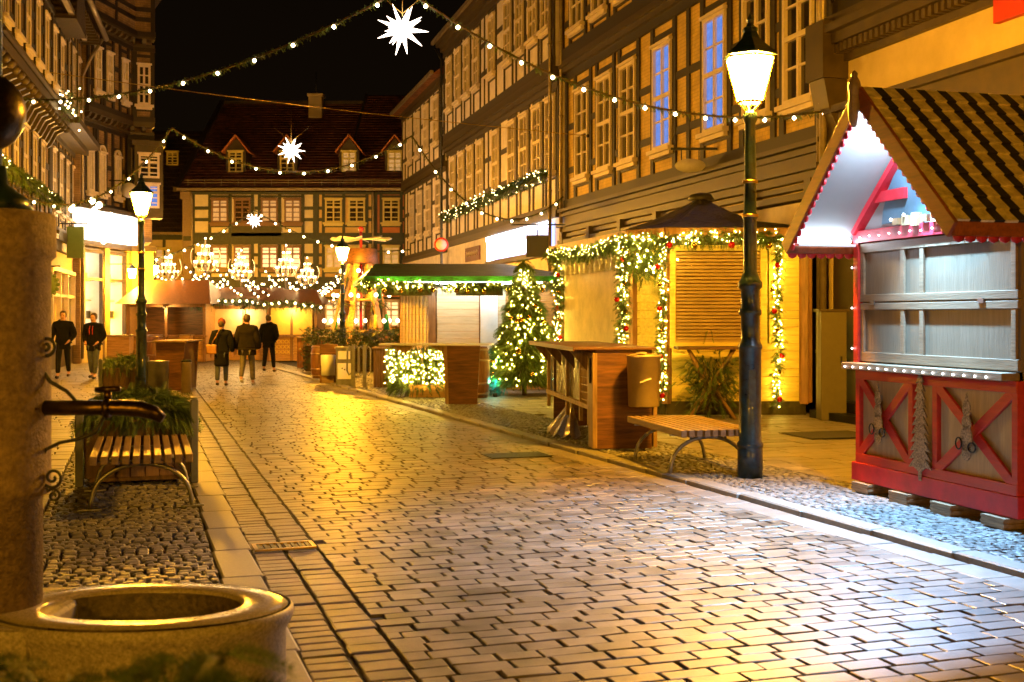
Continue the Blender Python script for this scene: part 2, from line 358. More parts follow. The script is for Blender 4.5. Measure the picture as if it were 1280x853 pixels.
def timber(wall, tim, L, z0, z1, wins, w, sill, top, T=None, pw=.17, pr=.05, beam=.3, depth=.3, jut=0., extra=True, mi=0, braces=False):
    """plaster slab plus the timber grid of one storey"""
    y = -jut
    wall.b2(0, L, y, y+depth, z0, z1, T, mi)
    def tb(x0,x1,za,zb,p=pr): tim.b2(x0,x1,y-p,y+.02,za,zb,T)
    tb(-.02,L+.02,z0,z0+beam,pr+.05); tb(-.02,L+.02,z1-beam*.8,z1,pr+.035)
    xs = [pw/2, L-pw/2]
    for c in wins: xs += [c-w/2-pw/2-.02, c+w/2+pw/2+.02]
    xs = sorted(set(round(q,3) for q in xs if 0 < q < L)); zb, zt = z0+beam, z1-beam*.8
    keep = []
    for q in xs:
        if keep and q-keep[-1] < pw*1.05: continue
        keep.append(q)
    for q in keep: tb(q-pw/2,q+pw/2,zb,zt)
    for a,b in zip(keep[:-1],keep[1:]):
        isw = any(a < c < b for c in wins); l, r_ = a+pw/2, b-pw/2
        if isw:
            tb(l,r_,sill-.26,sill-.13,pr-.012); tb(l,r_,top+.1,top+.22,pr-.012)
        elif r_-l > .12:
            if r_-l > 1.15:
                mid = (l+r_)/2; tb(mid-pw*.45,mid+pw*.45,zb,zt,pr-.008)
                sg = [(l,mid-pw*.45),(mid+pw*.45,r_)]
            else: sg = [(l,r_)]
            for p0,p1 in sg:
                for zz in (sill+(top-sill)*.12, sill+(top-sill)*.62): tb(p0,p1,zz-.09,zz+.09,pr-.014)
            if braces and r_-l > .9:
                tim.bar((l,y-pr+.02,zb),(r_,y-pr+.02,sill+.2),.06,.14,T)
def frame2(p0, p1, base):
    """local matrix for a facade running from p0 to p1 (world xy) inside a thing whose empty sits at base"""
    d = Vector((p1[0]-p0[0],p1[1]-p0[1])); a = math.atan2(d.y,d.x)
    return Matrix.Translation((p0[0]-base[0],p0[1]-base[1],0)) @ Matrix.Rotation(a,4,'Z'), d.length

def downpipe(parent, x, z0, z1, T=None, y=-.16, r=.055, m='gutter'):
    p = MB(); p.tube([(x,y,z0),(x,y,z1-.6),(x,y-.0,z1-.5),(x+.0,y-.25,z1-.05)], r, 8, T)
    for z in np.arange(z0+1, z1-1, 2.2): p.lathe([(r*1.35,0),(r*1.35,.06)],8,(x,y,z),T)
    return p.build('downpipe', M[m], parent)

def light(name, kind, loc, e, col, size=.05, par=None, **k):
    l = bpy.data.lights.new(name, kind); l.energy = e; l.color = col
    if kind in ('POINT','SPOT'): l.shadow_soft_size = size
    o = bpy.data.objects.new(name, l); COL.objects.link(o); o.location = loc; o.parent = par
    return o

# ---- yellow brick building on the right
a_ = math.atan2(-1, .28)
def right_house(name, label, ynear, yfar, A, slope):
    pf = (A-slope*yfar, yfar); pn = (A-slope*ynear, ynear)
    L = math.hypot(pf[0]-pn[0], pf[1]-pn[1]); rz = math.atan2(pn[1]-pf[1], pn[0]-pf[0])
    o = thing(name, label, 'building', (pf[0],pf[1],0), rz)
    return o, L, (lambda Y: (yfar-Y)*math.hypot(1,slope))
YB, LY, fx = right_house('timbered_house', 'yellow brick timber framed building with tall white windows, two of them glowing blue', 21.4, 36.0, 11.72, .28)
wl = MB(); tb_ = MB(); wc = [fx(q) for q in (34.5,32.7,31.0,28.8,26.0,24.15,22.5)]
timber(wl, tb_, LY, 4.95, 9.0, wc, 1.12, 5.78, 8.35, pw=.19, beam=.28)
wc2 = [fx(q) for q in (34.6,32.8,31.0,28.6,26.0,24.1,22.5)]
timber(wl, tb_, LY, 9.35, 13.3, wc2, 1.12, 10.1, 12.6, pw=.19, beam=.34, jut=.12)
wl.build('wall', M['ybrick'], YB); tb_.build('timber_frame', M['timber'], YB)
for i,x in enumerate(wc):
    window(YB, x, 5.78, 1.12, 2.5, pane='bluewin' if i in (3,4) else ('curtain' if i%3 else 'glass'), label='window glowing blue' if i in (3,4) else None)
for i,x in enumerate(wc2): window(YB, x, 10.1, 1.12, 2.45, pane='curtain' if i%2 else 'glass', T=Matrix.Translation((0,-.12,0)))
c = MB()
for z0,z1,p in ((4.86,4.95,.3),(4.72,4.80,.24),(4.5,4.95,.14),(4.40,4.50,.34),(4.25,4.40,.2),(3.9,4.02,.3),(9.0,9.14,.2),(9.14,9.24,.28),(9.24,9.35,.22),(4.1,4.2,.2)): c.b2(0,LY,-p,.1,z0,z1)
for q in np.arange(.4,LY,2.4): c.b2(q-.12,q+.12,-.32,0,3.6,4.25)
c.build('cornice', M['mould'], YB)
c = MB(); c.b2(0,LY-5.2,-.02,.3,0,4.25); c.b2(LY-.5,LY,-.02,.3,0,4.25); c.b2(LY-5.2,LY-.5,-.02,.3,3.0,4.25); c.build('ground_floor_wall', M['cplast'], YB)
c = MB(); c.b2(LY-5.6,LY-.6,-.16,-.021,3.35,3.86); c.build('fascia_board', M['casing'], YB)
c = MB(); c.b2(LY-5.2,LY-.5,.3,.36,0,3.0); c.b2(LY-5.2,LY-3.8,.05,.3,.02,3.0); c.build('shopfront', M['door'], YB)
c = MB()
for k in range(12): c.b2(1.2+k*.0,LY-6,-.05,-.021,.4,3.3) if k == 0 else c.b2(1.2+k*.7-.03,1.2+k*.7+.03,-.08,-.051,.4,3.3)
c.build('shop_window', M['glass'], YB)
downpipe(YB, LY-.05, .1, 13, y=-.25); downpipe(YB, .12, .1, 13, y=-.22)
c = MB(); c.b2(0,LY,-.5,0,13.3,13.5); c.prism([(0,-.6,13.4),(0,4.5,17.5),(0,4.5,13.4)],(LY,0,0)); c.b2(0,LY,.5,8,0,13.4); c.build('roof', M['tile'], YB)

# ---- pale timbered buildings further along the right side
MBd, LM, fm = right_house('timbered_house', 'pale three storey timber framed house with window box garland and lit blue shop sign', 36.15, 52.2, 10.94, .263)
wl = MB(); tb_ = MB(); WY = (50.96,49.3,47.7,46.1,43.7,41.45,39.9,38.35,36.95)
wc = [fm(q) for q in WY]
timber(wl, tb_, LM, 4.97, 8.85, wc, .95, 6.2, 8.5, pw=.13, beam=.2, pr=.04)
timber(wl, tb_, LM, 9.3, 13.2, wc, .95, 10.6, 12.75, pw=.13, beam=.3, pr=.04, jut=.15)
wl.build('wall', M['wplast'], MBd); tb_.build('timber_frame', M['timberg'], MBd)
for x in wc:
    window(MBd, x, 6.2, .95, 2.25, pane='curtain', rows=4); window(MBd, x, 10.6, .95, 2.05, pane='curtain' if random.random() < .6 else 'glass', rows=4, T=Matrix.Translation((0,-.15,0)))
c = MB()
for z0,z1,p in ((8.85,9.0,.2),(9.0,9.12,.3),(9.12,9.3,.24),(4.75,4.97,.12),(13.2,13.4,.35),(13.4,13.6,.55)): c.b2(0,LM,-p,.1,z0,z1)
c.build('cornice', M['mould'], MBd)
c = MB(); c.b2(-.2,LM,-.72,-.6,13.55,13.7); c.build('gutter', M['gutter'], MBd)
c = MB(); c.prism([(0,-.66,13.6),(0,4.5,18),(0,4.5,13.6)],(LM,0,0)); c.build('roof', M['tile'], MBd)
c = MB(); c.b2(0,LM,0,.3,0,4.75); c.b2(0,LM,.3,7,0,13.6); c.build('ground_floor_wall', M['wplast'], MBd)
c = MB(); c.b2(fm(44.3),fm(36.6),-.16,-.02,3.8,4.62); c.build('lit_fascia_sign', M['ledblue'], MBd)
c = MB(); c.b2(fm(44.3),fm(36.6),-.26,-.161,4.5,4.66); c.b2(fm(44.4),fm(43.6),-.2,-.021,3.75,4.5); c.b2(fm(42.6),fm(38.6),-.19,-.161,3.86,4.28); c.build('led_strip', M['ledwhite'], MBd)
c = MB(); c.b2(fm(52),fm(44.5),-.1,-.01,3.5,3.75); c.b2(fm(44.5),fm(36.4),-.24,-.01,3.62,3.78); c.build('shop_awning_rail', M['mould'], MBd)
c = MB(); c.b2(fm(48.6),fm(46.2),-.06,-.002,3.95,4.5); c.build('name_plate', M['maroon'], MBd)
c = MB()
for k in range(7):
    x = fm(48.3)+k*.29; c.tube([(x,-.075,4.15),(x+.08,-.075,4.33),(x+.14,-.075,4.2),(x+.22,-.075,4.3)],.018,5)
c.build('painted_script', M['casing'], MBd)
c = MB()
for q in (50,47.5,45): c.b2(fm(q)-.8,fm(q)+.8,-.03,-.001,.5,3.2)
c.build('shop_window', M['dimwin'], MBd)
downpipe(MBd, .06, .1, 13.4, y=-.3, m='iron'); downpipe(MBd, LM-.02, .1, 13.4, y=-.3, m='gutter')

MB2, L2_, f2 = right_house('timbered_house', 'narrow pale timber framed house with low eaves between the tall pale house and the square', 52.3, 63.0, 10.94, .263)
wl = MB(); tb_ = MB(); wc = [f2(q) for q in (60.6,58.5,56.3,54.0)]
timber(wl, tb_, L2_, 4.7, 8.3, wc, 1.1, 5.7, 7.8, pw=.16, beam=.2, pr=.04)
timber(wl, tb_, L2_, 8.55, 12.1, wc, 1.1, 9.6, 11.6, pw=.16, beam=.25, pr=.04, jut=.12)
wl.b2(0,L2_,0,.3,0,4.7); wl.b2(0,L2_,.3,6,0,12.1)
wl.build('wall', M['wplast'], MB2); tb_.build('timber_frame', M['timberg'], MB2)
for x in wc:
    window(MB2, x, 5.7, 1.1, 2.1, pane='curtain'); window(MB2, x, 9.6, 1.1, 2.0, pane='curtain', T=Matrix.Translation((0,-.12,0)))
c = MB()
for z0,z1,p in ((8.3,8.55,.22),(4.55,4.7,.15),(12.1,12.3,.3)): c.b2(0,L2_,-p,.1,z0,z1)
c.build('cornice', M['mould'], MB2)
c = MB(); c.b2(-.3,L2_,-.75,-.62,12.3,12.46); c.build('gutter', M['gutter'], MB2)
c = MB(); c.prism([(0,-.66,12.3),(0,4,16),(0,4,12.3)],(L2_,0,0)); c.build('roof', M['tile'], MB2)

# ---- cream house at the right edge
RB, LR, fr = right_house('corner_house', 'cream rendered building with toothed olive cornice behind the striped hut', 6.0, 21.25, 11.72, .28)
c = MB(); c.b2(0,LR,0,.3,0,12); c.b2(0,LR,.3,8,0,12); c.build('wall', M['cplast'], RB)
c = MB()
for z0,z1,p in ((6.2,6.32,.1),(6.48,6.66,.34),(6.66,6.8,.48),(6.8,7.0,.3),(4.6,5.3,.2),(5.3,5.42,.32),(4.5,4.6,.3)): c.b2(-.1,LR,-p,.0,z0,z1)
for k in range(int(LR/.16)): c.b2(k*.16,k*.16+.09,-.28,0,6.32,6.47)
c.b2(-.25,.35,-.5,0,5.9,6.9); c.prism([(-.2,0,5.9),(-.2,-.45,5.9),(-.2,-.35,5.4),(-.2,-.12,4.9),(-.2,0,4.6)],(.5,0,0))
c.build('cornice', M['mould'], RB)
tb_ = MB(); wq = MB(); timber(wq, tb_, LR, 7.0, 11, [fr(18.6),fr(15.5),fr(12)], 1.1, 7.5, 9.7, pw=.2, depth=.02, jut=.02)
wq.build('upper_infill', M['ybrick'], RB); tb_.build('timber_frame', M['timber'], RB)
for q in (18.9,15.5,12): window(RB, fr(q), 7.5, 1.1, 2.1, T=Matrix.Translation((0,-.02,0)))
c = MB(); c.b2(.05,.75,-.12,.0,.2,3.9); c.b2(.9,2.2,-.06,-.001,.0,3.2); c.b2(.75,.9,-.14,0,.2,4.4); c.build('door_surround', M['mould'], RB)
c = MB(); c.b2(.95,2.1,-.1,-.061,.2,3.0); c.build('door', M['door'], RB)
c = MB(); c.b2(.6,2.6,-.9,-.15,0,.16); c.b2(.7,2.5,-.6,-.15,.16,.32); c.build('step', M['slab'], RB)
downpipe(RB, -.02, .1, 12, y=-.28, r=.07)
rs = thing('hanging_sign', 'red board sign on cream wall at the upper right edge', 'sign', (11.72-.28*16.55-.02,16.55,5.9), RB.rotation_euler[2])
c = MB(); c.b2(-.5,.9,-.12,-.02,0,1.5); c.build('board', M['redsign'], rs); c = MB(); c.b2(-.55,.95,-.13,-.015,1.5,1.56); c.build('top_rail', M['iron'], rs)

# ---- house at the end of the square
E = thing('timbered_house', 'long timber framed house closing the square under a red tiled roof with four dormers', 'building', (-17.77,65,0), 0)
ex = lambda px: (px-640)/1500*65+17.77
LE = ex(512)
wl = MB(); tb_ = MB()
sec = [(ex(240),ex(395),'eplast',[275,303,337,366]),(ex(395),ex(468),'yplast',[417,446]),(ex(468),ex(512),'oplast',[489])]
tims = MB()
for si,(x0,x1,mm,ws) in enumerate(sec):
    w_ = MB(); T = Matrix.Translation((x0,0,0)); wc = [ex(q)-x0 for q in ws]
    timber(w_, tims, x1-x0, 6.1, 8.5, wc, .9, 6.85, 8.1, T, pw=.16, beam=.18, pr=.05)
    timber(w_, tims, x1-x0, 3.7, 5.85, wc, .9, 4.35, 5.55, T, pw=.16, beam=.2, pr=.05)
    timber(w_, tims, x1-x0, 0.0, 3.4, wc, .9, 1.2, 2.6, T, pw=.18, beam=.2, pr=.05)
    w_.b2(x0,x1,.02,.3,3.4,3.7); w_.b2(x0,x1,.02,.3,5.85,6.1)
    w_.build('wall', M[mm], E)
    for k,x in enumerate(wc):
        window(E, x0+x, 6.85, .9, 1.25, rows=3, cas='casingb' if si == 0 else 'casingy', pane='dimwin' if (si == 0 and k != 1) else 'curtain')
        window(E, x0+x, 4.35, .9, 1.2, rows=3, cas='casingb' if si == 0 else 'casingy', pane='warmwin' if si == 0 else 'dimwin')
        window(E, x0+x, 1.2, .9, 1.4, rows=3, cas='casing', pane='warmwin', sill=False)
tims.b2(0,LE,-.16,.02,3.4,3.7); tims.b2(0,LE,-.14,.02,5.85,6.1); tims.build('timber_frame', M['timberE'], E)
c = MB(); c.b2(-.05,ex(240),-.12,.5,0,8.5); c.b2(-.15,ex(240)+.05,-.22,.5,8.1,8.5); c.b2(0,LE,.3,16,0,8.5); c.build('corner_pier', M['sandst'], E)
c = MB(); c.b2(ex(290),ex(352),-.1,-.05,6.1,6.65); c.build('dark_sign_board', M['olive'], E)
# tiled roof: real overlapping courses
def tiled(x0, x1, y0, z0, y1, z1, mtl, parent, shift=0):
    r_ = MB(); n = int(math.hypot(y1-y0,z1-z0)/.36); d = Vector((0,y1-y0,z1-z0))/n; nn = Vector((0,-(z1-z0),(y1-y0))).normalized()
    for i in range(n):
        p = Vector((0,y0,z0))+d*i
        q = [p+nn*.075, p+d*1.12+nn*.02, p+d*1.12-nn*.03, p-nn*.03]
        r_.prism([(x0+shift*i/n,a.y,a.z) for a in q], (x1-x0,0,0))
    return r_.build('roof', mtl, parent)
tiled(-.1, ex(428), -.6, 8.6, 9.7, 15.0, M['tile'], E)
tiled(ex(429), LE+1.6, -.6, 8.62, 10.2, 15.6, M['tile'], E)
c = MB(); c.prism([(-.3,-.6,8.62),(-.3,9.7,15.05),(-.3,9.7,8.62)],(.28,0,0)); c.prism([(-.4,-.7,8.7),(-.4,9.7,15.25),(-.4,9.7,15.0),(-.4,-.7,8.45)],(.3,0,0)); c.b2(-.1,LE,9.5,9.9,14.9,15.15)
c.prism([(ex(428),-.6,8.6),(ex(428),10.2,15.75),(ex(428),10.2,8.6)],(.12,0,0)); c.build('verge', M['mould'], E)
c = MB(); c.b2(-.2,LE,-.74,-.6,8.5,8.64); 
for k in range(2): c.b2(.1,LE,-.35,-.33,8.95+k*.14,8.98+k*.14)
for x in np.arange(.3,LE,.9): c.b2(x,x+.03,-.36,-.32,8.7,9.15)
c.build('gutter', M['gutter'], E)
downpipe(E, ex(241), .1, 8.5); downpipe(E, ex(467), .1, 8.5)
ch = MB(); x = ex(357); ch.b2(x-.05+.0,x+.75,7.6,8.4,13,15.1); ch.b2(x-.12,x+.82,7.53,8.47,15.1,15.25); o = ch.build('chimney', M['cplast'], E); ch = MB(); ch.tube([(x+.35,8,15.2),(x+.35,8,16.6)],.03); ch.build('aerial', M['iron'], o)
for i,px in enumerate((296,360,437,494)):
    x = (px-640)/1500*66.4+17.77
    d = MB(); d.b2(x-.55,x+.55,1.2,3.6,9.3,10.9); d.prism([(x-.55,1.2,10.9),(x+.55,1.2,10.9),(x,1.2,11.6)],(0,2.6,0)); q = d.build('dormer', M['mould'], E)
    w_ = window(q, 0, 0, .8, 1.15, rows=3, cas='casingy', pane='dimwin' if i > 1 else 'curtain', sill=False, T=Matrix.Translation((x,1.2,9.7)))
    d = MB(); d.bar((x-.75,1.9,10.8),(x,1.9,11.75),1.8,.07,up=(-.7,0,.7)); d.bar((x+.75,1.9,10.8),(x,1.9,11.75),1.8,.07,up=(.7,0,.7))
    d.v = d.v; d.build('dormer_roof', M['oplast'], q)

# ---- dark house left of it
D = thing('dark_house', 'dark low house with steep unlit roof left of the long timber framed house', 'building', (-26,68,0), 0)
c = MB(); c.b2(0,7.6,0,6,0,6.4); c.build('wall', M['cplast'], D)
c = MB(); c.b2(0,7.6,-.06,-.001,6.1,6.4); c.b2(0,7.6,-.06,-.001,3.2,3.6)
for x in (4.6,5.2,6.3,7.5): c.b2(x-.08,x+.08,-.07,-.001,0,6.1)
c.build('timber_frame', M['timberE'], D)
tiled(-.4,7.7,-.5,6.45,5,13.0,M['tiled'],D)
for px in (183,204): window(D, (px-640)/1500*68+26, 4.0, .9, 1.6, cas='casingy', pane='dimwin', rows=3)
c = MB(); c.b2(-.4,7.7,-.64,-.5,6.35,6.5); c.build('gutter', M['gutter'], D)
window(D, 5.9, 0, .7, .8, cas='casingy', pane='glass', rows=3, sill=False, T=Matrix.Translation((0,3.1,10.7)), label='small roof hatch')

# ------------------------------------------------------------------ left side buildings
dl = (-.24,1); nl = math.hypot(*dl)
def left_house(name, label, y0, y1):
    p0 = (-5.52-.24*y0, y0); L = (y1-y0)*nl
    return thing(name, label, 'building', (p0[0],p0[1],0), math.atan2(1,-.24)), L, (lambda Y: (Y-y0)*nl)
A1, LA, fa = left_house('timbered_house', 'dark timbered house with carved brackets and lit garland window boxes at far left', 26, 37.8)
wl = MB(); tb_ = MB(); ww = [fa(26.9)+k*1.62 for k in range(7)]
timber(wl, tb_, LA, 4.6, 7.35, ww, .8, 5.4, 7.05, pw=.15, beam=.2)
timber(wl, tb_, LA, 8.0, 10.6, ww, .8, 8.5, 10.2, pw=.15, beam=.2, jut=.55)
wl.b2(0,LA,.3,7,0,10.6); wl.b2(0,LA,0,.3,2.9,4.6)
wl.build('wall', M['lbrick'], A1); tb_.build('timber_frame', M['timber'], A1)
for x in ww:
    window(A1, x, 5.4, .8, 1.6, pane='glass', depth=.05); window(A1, x, 8.5, .8, 1.6, pane='glass', depth=.05, T=Matrix.Translation((0,-.55,0)))
c = MB(); c.b2(0,LA,-.62,0,7.75,8.0); c.b2(0,LA,-.75,-.5,8.0,8.08)
for k in range(18):
    x = .3+k*LA/18; c.prism([(x,0,7.75),(x,-.6,7.75),(x,-.5,7.55),(x,-.3,7.45),(x,-.12,7.1),(x,0,7.0)],(.16,0,0)); c.ball((x+.08,-.56,7.62),.12,8)
c.build('carved_brackets', M['mould'], A1)
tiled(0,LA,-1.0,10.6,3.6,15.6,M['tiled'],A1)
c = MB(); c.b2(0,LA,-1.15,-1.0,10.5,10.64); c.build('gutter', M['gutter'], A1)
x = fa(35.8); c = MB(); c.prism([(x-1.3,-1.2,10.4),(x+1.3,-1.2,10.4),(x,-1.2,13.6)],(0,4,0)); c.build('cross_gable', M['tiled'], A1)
c = MB()
for z0,z1,p in ((4.35,4.6,.2),(4.2,4.35,.3),(4.05,4.2,.22),(3.9,4.05,.15),(3.6,3.9,.1)): c.b2(0,LA,-p,.02,z0,z1)
c.build('shop_cornice', M['casing'], A1)
def shopfront(parent, x0, x1, z0, z1, glow, T=None, n=3, depth=.9, posts='casing', items=True):
    c = MB(); c.b2(x0,x1,depth-.05,depth,z0,z1,T); c.build('lit_display', M[glow], parent)
    c = MB(); c.b2(x0-.02,x1+.02,0,depth,z0-.06,z0,T); c.b2(x0-.02,x1+.02,0,depth,z1,z1+.05,T); c.b2(x0-.06,x0,0,depth,z0,z1,T); c.b2(x1,x1+.06,0,depth,z0,z1,T); c.build('display_bay', M['white'], parent)
    c = MB(); w = (x1-x0)/n
    for k in range(n+1): c.b2(x0+k*w-.06,x0+k*w+.06,-.1,.05,z0,z1,T)
    zt = z0+(z1-z0)*.66; c.b2(x0,x1,-.08,.04,zt-.05,zt+.05,T); c.b2(x0,x1,-.12,.06,z1-.12,z1,T); c.build('shop_window_frame', M[posts], parent)
    if items:
        c = MB(); r2 = random.Random(3)
        for k in range(int(n*14)):
            x = r2.uniform(x0+.1,x1-.1); z = z0+r2.choice([.02,.55,1.1,1.7])*(z1-z0)/2.6; h = r2.uniform(.1,.35)
            c.box((x,r2.uniform(.35,.7),z+h/2),(r2.uniform(.06,.25),.1,h),T,mi=r2.choice([0,1,2]))
        for zz in (.55,1.1,1.7): c.b2(x0,x1,.4,.75,z0+zz*(z1-z0)/2.6-.03,z0+zz*(z1-z0)/2.6,T,1)
        c.build('goods_on_shelves', [M['maroon'],M['kboard'],M['olive']], parent)
c = MB(); c.b2(0,fa(33.4),0,.3,0,2.9); c.b2(fa(33.4),LA,0,.3,0,.75); c.build('ground_floor_wall', M['cplast'], A1)
shopfront(A1, fa(33.6), fa(37.5), .78, 2.85, 'shopcool', n=4, items=False, posts='greensign')
c = MB(); c.b2(fa(33.6),fa(37.6),-.08,0,2.95,3.6); 
c.build('transom_panel', M['dimwin'], A1)
B1, LB, fb = left_house('tall_house', 'lit cream house with deep bracketed eaves left of the white lightbox sign', 37.9, 44.3)
wl = MB(); tb_ = MB(); ww = [.9+k*1.7 for k in range(4)]
timber(wl, tb_, LB, 4.5, 7.7, ww, .8, 5.2, 7.2, pw=.2, beam=.2); timber(wl, tb_, LB, 8.1, 11.9, ww, .8, 8.9, 11.2, pw=.15, beam=.2, jut=.2)
wl.b2(0,LB,.3,7,0,12); wl.b2(0,LB,0,.3,3.4,4.5)
wl.build('wall', M['yplast'], B1); tb_.build('timber_frame', M['timberg'], B1)
for x in ww: window(B1, x, 5.2, .8, 1.95, pane='glass', depth=.05); window(B1, x, 8.9, .8, 2.2, pane='glass', depth=.05, T=Matrix.Translation((0,-.2,0)))
for gq in (((7.7,7.9,.5),(7.9,8.1,.9)),((11.9,12.1,.5),),((4.2,4.5,.3),(3.9,4.2,.18))):
    c = MB()
    for z0,z1,p in gq: c.b2(0,LB,-p,.05,z0,z1)
    c.build('cornice', M['mould'], B1)
for k in range(14): c = MB(); c.b2(.2+k*.46,.32+k*.46,-.95,-.1,11.75,11.9); c.build('eave_bracket', M['mould'], B1)
c = MB(); c.tube([(0,-1.1,12.1),(LB+.2,-1.1,12.1)],.1,8); c.build('gutter', M['gutter'], B1)
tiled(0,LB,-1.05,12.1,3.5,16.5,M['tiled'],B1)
c = MB(); c.b2(LB-.5,LB,-.25,.3,0,12); c.build('brick_pier', M['lbrick'], B1)
c = MB(); c.b2(0,LB-.5,0,.3,0,.7); c.build('plinth', M['mould'], B1)
shopfront(B1, .15, LB-.6, .72, 3.35, 'shopglow', n=3)
p = MB(); p.tube([(LB-.2,-1.0,12),(LB-.2,-.6,11.3),(LB-.2,-.3,10.6),(LB-.2,-.3,.2)],.06,8); p.build('downpipe', M['gutter'], B1)

# half timbered corner building with the lightbox sign
cb = (-16.1,44.6)
C1 = thing('timbered_house', 'tall brown half timbered corner house with rows of carved jetties above a white lightbox', 'building', (cb[0],cb[1],0), 0)
T1, LC = frame2((-16.1,44.6),(-15.58,48.5),cb); T2, LC2 = frame2((-15.58,48.5),(-14.6,48.9),cb)
wl = MB(); tb_ = MB(); wA = [.8,1.75,3.05]
for T,L,ws,j in ((T1,LC,wA,0),(T2,LC2,[.65],0)):
    timber(wl,tb_,L,5.9,9.1,ws,.5,6.5,8.2,T,pw=.17,beam=.2)
    timber(wl,tb_,L,9.6,12.6,ws,.5,10.3,12.1,T,pw=.17,beam=.2,jut=.3)
    timber(wl,tb_,L,13.0,15.2,[],.5,13.6,14.4,T,pw=.17,beam=.2,jut=.5)
    for x in ws: window(C1,x,6.5,.5,1.55,pane='glass',T=T,arch=True,split=False,rows=2); window(C1,x,10.3,.5,1.6,pane='curtain',T=T @ Matrix.Translation((0,-.3,0)),arch=False,rows=4)
wl.prism([(0,0,0),(.52,3.9,0),(1.5,4.3,0),(-.3,9,0),(-6,9,0),(-6,0,0)],(0,0,0.001))
wl.prism([(-.3,.3,4.8),(.2,4.1,4.8),(1.35,4.55,4.8),(-.3,9,4.8),(-6,9,4.8),(-6,.3,4.8)],(0,0,10.4))
wl.build('wall', M['lbrick'], C1); tb_.build('timber_frame', M['timber'], C1)
for T,L in ((T1,LC),(T2,LC2)):
    for z,j in ((9.1,.3),(12.6,.5)):
        c = MB()
        c.b2(0,L,-j-.1,0,z+.3,z+.5,T); c.b2(0,L,-j+.1,0,z,z+.12,T)
        for k in range(int(L/.44)): 
            x = .12+k*.44; c.prism([(x,0,z+.3),(x,-j-.08,z+.3),(x,-j-.02,z+.16),(x,-j+.16,z+.05),(x,0,z-.15)],(.17,0,0),T)
        c.build('carved_jetty', M['mould'], C1)
c = MB(); c.b2(-.2,LC+.3,-1.1,-.95,15.1,15.25,T1); c.b2(-.2,LC2+1.2,-1.1,-.95,15.1,15.25,T2); c.build('gutter', M['gutter'], C1)
c = MB(); c.prism([(.6,0,15.2),(1.2,-1,15.2),(2.4,4.8,15.2)],(0,0,.05)); c.prism([(-.4,-.4,15.25),(1.3,3.6,15.25),(2.2,4.3,15.25),(0,9,15.25),(-6,9,15.25),(-6,-.4,15.25)],(0,0,.3)); c.build('roof', M['tiled'], C1)
# oriel at the corner
c = MB(); c.b2(.25,1.35,-.75,0,5.7,8.6,T2); c.b2(.15,1.45,-.85,0,8.6,8.8,T2); c.build('oriel', M['mould'], C1)
for z in (6.1,7.3): window(C1,.8,z,.8,.95,T=T2 @ Matrix.Translation((0,-.75,0)),pane='bluewin' if z < 7 else 'glass',rows=3,sill=False)
# ground floor: lightbox, shop windows
c = MB(); c.b2(-.9,LC-.1,-.5,-.2,4.62,5.72,T1); c.build('lightbox_sign', M['lightbox'], C1)
c = MB(); c.b2(-1,LC+.1,-.55,.2,5.74,5.9,T1); c.b2(-.1,LC2+.1,-.4,.2,5.74,5.9,T2); c.b2(-.4,LC+.1,-.3,.2,4.4,4.6,T1); c.b2(-.0,LC2+.1,-.3,.2,4.4,4.6,T2); c.build('sign_canopy', M['mould'], C1)
for x0,x1 in ((.25,1.75),(2.25,3.7)): shopfront(C1,x0,x1,1.0,4.3,'shopglow',T1,n=1,depth=.8,posts='door')
c = MB()
for x in (0,2.0,LC): c.b2(x-.2,x+.2,-.14,.3,0,4.4,T1)
c.b2(0,LC,-.05,.3,0,.98,T1); c.b2(0.2,LC2,-.05,.3,0,4.4,T2); c.build('shopfront_pillars', M['cplast'], C1)
c = MB(); c.b2(.45,1.05,-.12,-.051,1.3,2.6,T2); c.build('notice_case', M['glass'], C1)

# ------------------------------------------------------------------ hanging signs
def small(name,label,cat,loc,rz=0,group=None): return thing(name,label,cat,loc,rz,group)
o = small('hanging_sign','square green sign hanging from an iron bracket by the left shops','sign',(-14.55,40.0,3.7))
c = MB(); c.b2(-.28,.28,-.05,.05,0,1.05); c.build('sign_board', M['greensign'], o, bevel=.01); c = MB(); c.b2(-.75,.4,-.02,.02,1.13,1.17); c.b2(-.2,-.17,-.02,.02,1.05,1.14); c.b2(.17,.2,-.02,.02,1.05,1.14); c.build('bracket', M['iron'], o)
o = small('hanging_sign','round olive sign with scalloped rim hanging at the left edge above shop window','sign',(-13.2,34.0,2.3))
c = MB(); T = Matrix.Translation((0,0,.36)) @ Matrix.Rotation(PI/2,4,'X'); c.lathe([(.33,-.04),(.33,.04)],24,(0,0,0),T); 
for k in range(16): c.ball((.34*math.cos(k*PI/8),.34*math.sin(k*PI/8),0),.06,6,T)
c.build('sign_disc', M['greensign'], o); c = MB(); c.b2(-.6,.4,-.02,.02,.86,.9); c.b2(-.015,.015,-.02,.02,.74,.86); c.build('bracket', M['iron'], o)
o = small('hanging_sign','round white disc sign on the brown half timbered corner house','sign',(-15.0,47.0,6.4))
c = MB(); T = Matrix.Translation((0,0,.3)) @ Matrix.Rotation(PI/2,4,'X'); c.lathe([(.3,-.04),(.3,.04)],24,(0,0,0),T); c.build('sign_disc', M['whitesign'], o); c = MB(); c.b2(-.9,.2,-.02,.02,.66,.7); c.b2(-.015,.015,-.02,.02,.6,.68); c.build('bracket', M['iron'], o)
o = small('hanging_sign','blank oval sign on a bracket against the yellow brick wall','sign',(3.86,26.0,4.86))
